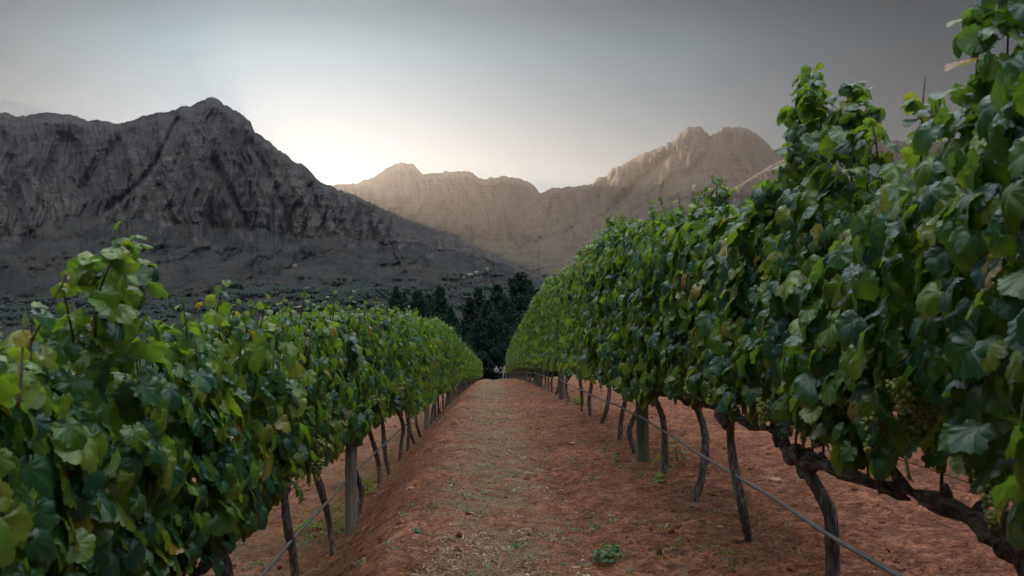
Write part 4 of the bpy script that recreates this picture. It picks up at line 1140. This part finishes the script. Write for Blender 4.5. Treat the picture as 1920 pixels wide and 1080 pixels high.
def person(px, d, H, rot, arms, stride, top_mat, leg_mat, label):
    x = (px-VX)/F*d; z = float(ground(x, d)); p = empty('person', (x, d, z)); p.rotation_euler = (0, 0, rot); p.scale = (H/1.75,)*3
    tag(p, label, 'person', 'walkers at the end of the track')
    s = stride
    v = [(0, 0, .95), (0, 0, 1.12), (0, 0, 1.32), (0, 0, 1.44), (0, -.01, 1.53), (0, -.015, 1.60), (0, -.01, 1.69),
         (-.10, 0, .90), (-.11, -.12*s, .50), (-.11, -.16*s+.03, .08), (-.11, -.16*s-.12, .03), (.10, 0, .90), (.11, .10*s, .50), (.11, .22*s, .09), (.11, .22*s-.13, .03)]
    e = [(0, 1), (1, 2), (2, 3), (3, 4), (4, 5), (5, 6), (0, 7), (7, 8), (8, 9), (9, 10), (0, 11), (11, 12), (12, 13), (13, 14)]
    r = [.14, .12, .15, .11, .05, .088, .075, .095, .062, .042, .035, .095, .062, .042, .035]
    for sg, (el_, ha) in zip((-1, 1), arms):
        b = len(v); v += [(sg*.19, 0, 1.39), el_, ha, (ha[0], ha[1]-.05, ha[2]-.02)]
        e += [(3, b), (b, b+1), (b+1, b+2), (b+2, b+3)]; r += [.062, .043, .030, .026]
        for q in range(5):
            bb = len(v); off = (-.03+.015*q)
            v += [(ha[0]+off, ha[1]-.09, ha[2]-.03), (ha[0]+off, ha[1]-.12-.008*(2-abs(q-2)), ha[2]-.05)]
            e += [(b+3, bb), (bb, bb+1)]; r += [.009, .008]
    skin_mesh('body', v, e, r, M_SKIN, p)
    # face
    tv, tq = tube(smooth_path([(0, -.092, 1.63), (0, -.118, 1.60), (0, -.10, 1.585)], 6), .012, 6); obj('nose', mesh_tubes('nose', [(tv, tq)]), M_SKIN, p)
    for sg in (-1, 1):
        tv, tq = tube(np.array([(sg*.033-.008, -.088, 1.64), (sg*.033+.008, -.088, 1.64)]), .008, 6); obj('eye', mesh_tubes('eye', [(tv, tq)]), M_DARK, p)
    skin_mesh('shirt', [(0, 0, .96), (0, 0, 1.12), (0, 0, 1.32), (0, 0, 1.45), (-.19, 0, 1.39), arms[0][0], (.19, 0, 1.39), arms[1][0], (arms[0][0][0]*.6+arms[0][1][0]*.4, arms[0][0][1]*.6+arms[0][1][1]*.4, arms[0][0][2]*.6+arms[0][1][2]*.4), (arms[1][0][0]*.6+arms[1][1][0]*.4, arms[1][0][1]*.6+arms[1][1][1]*.4, arms[1][0][2]*.6+arms[1][1][2]*.4)],
              [(0, 1), (1, 2), (2, 3), (3, 4), (4, 5), (3, 6), (6, 7), (5, 8), (7, 9)], [.165, .145, .175, .115, .082, .062, .082, .062, .05, .05], top_mat, p)
    skin_mesh('trousers', [(0, 0, .98), (-.10, 0, .90), v[8], v[9], (.10, 0, .90), v[12], v[13]], [(0, 1), (1, 2), (2, 3), (0, 4), (4, 5), (5, 6)], [.15, .115, .082, .062, .115, .082, .062], leg_mat, p)
    skin_mesh('hair', [(0, .02, 1.70), (0, .045, 1.62), (0, .04, 1.52)], [(0, 1), (1, 2)], [.088, .085, .05], M_HAIR, p)
person(931, 122, 1.75, 0.2, [((-.30, -.02, 1.12), (-.10, -.24, 1.10)), ((.30, -.02, 1.12), (.10, -.24, 1.14))], .3, M_WHITE, M_DARK, 'walker in a white top and dark trousers with folded arms')
person(946, 120, 1.75, -0.5, [((-.24, -.02, 1.12), (-.22, -.16, .90)), ((.26, .06, 1.12), (.26, -.02, .88))], 1.2, M_WHITE, M_WHITE, 'walker all in white beside the foot of the taller row')
person(939, 124, 1.68, 0.5, [((-.26, -.02, 1.10), (-.22, -.14, .90)), ((.26, .04, 1.10), (.24, -.10, .90))], .5, M_DARK, M_DARK, 'walker dressed in black between the two pale figures')

# ------------------------------------------------------------------ far woods and farm buildings at the mountain foot
def terrain_hit(px, py):
    dg = bpy.context.evaluated_depsgraph_get()
    d = Vector(((px-VX)/F, 1, -(py-HY)/F)).normalized()
    o = Vector((0, 160*d.y, CAMZ)) + Vector((d.x*160, 0, d.z*160))
    hit = SC.ray_cast(dg, o, d, distance=12000)
    return hit[1] if hit[0] else None
def woods():
    rg = np.random.default_rng(31); pts = []
    bpy.context.view_layer.update()
    bands = [(430, 720, 532, 560, 520), (0, 330, 560, 615, 330), (560, 980, 520, 590, 420), (1000, 1080, 490, 525, 60), (300, 520, 560, 590, 200), (850, 930, 505, 520, 30)]
    for x0, x1, y0, y1, n in bands:
        for _ in range(n):
            px = rg.uniform(x0, x1); py = y0+(y1-y0)*rg.beta(2, 2)
            if perlin(px*.02, py*.07, 2.) < -.05: continue
            p = terrain_hit(px, py)
            if p is not None and p.y > 500: pts.append(p)
    Vs, Ts, n = [], [], 0
    nu, nv = 5, 7
    ph = np.linspace(.1, np.pi-.1, nu)[:, None]; th = np.linspace(0, 6.283, nv, endpoint=False)[None]
    U = np.stack([np.sin(ph)*np.cos(th), np.sin(ph)*np.sin(th), np.cos(ph)*np.ones_like(th)], -1).reshape(-1, 3)
    i = np.arange(nu*nv).reshape(nu, nv); j = np.roll(i, -1, 1); Q = np.stack([i[:-1], i[1:], j[1:], j[:-1]], -1).reshape(-1, 4)
    for p in pts:
        for q in range(5):
            r = rg.uniform(1.8, 4.5); c = np.array(p)+[rg.normal(0, 8), rg.normal(0, 8), r*.6]
            Vs.append(c + U*r*rg.uniform(.7, 1.25, (len(U), 1))*[1, 1, rg.uniform(.8, 1.5)]); Ts.append(Q+n); n += len(U)
    m = M('far_trees'); a = m.noise(.4, 3, .6, m.obj_vec(geo=True))
    m.done(m.pbr(m.ramp(a, [(.3, (.018, .027, .024)), (.7, (.038, .050, .042))]), .95))
    o = obj('woods', mesh_np('woods', np.vstack(Vs), np.vstack(Ts)), m.m)
    tag(o, 'dark belts of distant trees along the mountain foot', 'woods', kind='stuff')
def houses():
    wall = cloth('limewash', (.34, .33, .31)); roof = cloth('farm_roof', (.17, .14, .13))
    HS = [(880, 517, 16, 'long pale farm building among trees at the valley head'), (893, 513, 10, 'small pale farm building uphill from the long one'), (63, 607, 14, 'pale farmhouse low on the valley floor under the fluted cliffs'),
          (912, 506, 9, 'tiny white farm shed highest on the slope at the valley head'), (553, 500, 8, 'tiny white hut alone on the scrubby slope'), (868, 520, 9, 'squat farm store beside the long pale building')]
    bpy.context.view_layer.update()
    for k, (px, py, L, lab) in enumerate(HS):
        p = terrain_hit(px, py)
        if p is None: continue
        h = empty('farm_building', p); tag(h, lab, 'farm building', 'farm buildings in the valley'); h.rotation_euler = (0, 0, .3*k)
        l, wd, hh = L/2, 4, 3.4
        V = [(-l, -wd, -2), (l, -wd, -2), (l, wd, -2), (-l, wd, -2), (-l, -wd, hh), (l, -wd, hh), (l, wd, hh), (-l, wd, hh), (-l, 0, hh+2.4), (l, 0, hh+2.4)]
        me = bpy.data.meshes.new('wall'); me.from_pydata(V, [], [(0, 1, 5, 4), (1, 2, 6, 9, 5), (2, 3, 7, 6), (3, 0, 4, 8, 7)]); obj('wall', me, wall, h)
        e = .5; R_ = [(-l-e, -wd-e, hh-.2), (l+e, -wd-e, hh-.2), (l+e, 0, hh+2.7), (-l-e, 0, hh+2.7), (l+e, wd+e, hh-.2), (-l-e, wd+e, hh-.2)]
        me = bpy.data.meshes.new('roof'); me.from_pydata(R_, [], [(0, 1, 2, 3), (3, 2, 4, 5)]); o = obj('roof', me, roof, h); sd = o.modifiers.new('s', 'SOLIDIFY'); sd.thickness = .25
        for q in range(3):
            xx = -l*.6+q*l*.6; me = bpy.data.meshes.new('window')
            me.from_pydata([(xx-.6, -wd-.03, 1), (xx+.6, -wd-.03, 1), (xx+.6, -wd-.03, 2.3), (xx-.6, -wd-.03, 2.3)], [], [(0, 1, 2, 3)]); obj('window', me, M_DARK, h)
houses()
woods()

# ------------------------------------------------------------------ haze
def haze():
    x0, x1, y0, y1, z0, z1 = -9000, 12000, -2600, 12500, -160, 1290
    V = [(x, y, z) for x in (x0, x1) for y in (y0, y1) for z in (z0, z1)]
    Fc = [(0, 1, 3, 2), (4, 6, 7, 5), (0, 4, 5, 1), (2, 3, 7, 6), (0, 2, 6, 4), (1, 5, 7, 3)]
    me = bpy.data.meshes.new('haze'); me.from_pydata(V, [], Fc)
    m = bpy.data.materials.new('haze'); m.use_nodes = True; t = m.node_tree; t.nodes.clear()
    o_ = t.nodes.new('ShaderNodeOutputMaterial'); p = t.nodes.new('ShaderNodeVolumePrincipled')
    p.inputs['Color'].default_value = (.86, .90, .96, 1); p.inputs['Density'].default_value = HAZE_DENSITY; p.inputs['Anisotropy'].default_value = .66
    t.links.new(p.outputs[0], o_.inputs['Volume'])
    o = obj('haze', me, m); tag(o, 'thin blue dusk haze filling the valley air', 'haze', kind='stuff')
haze()
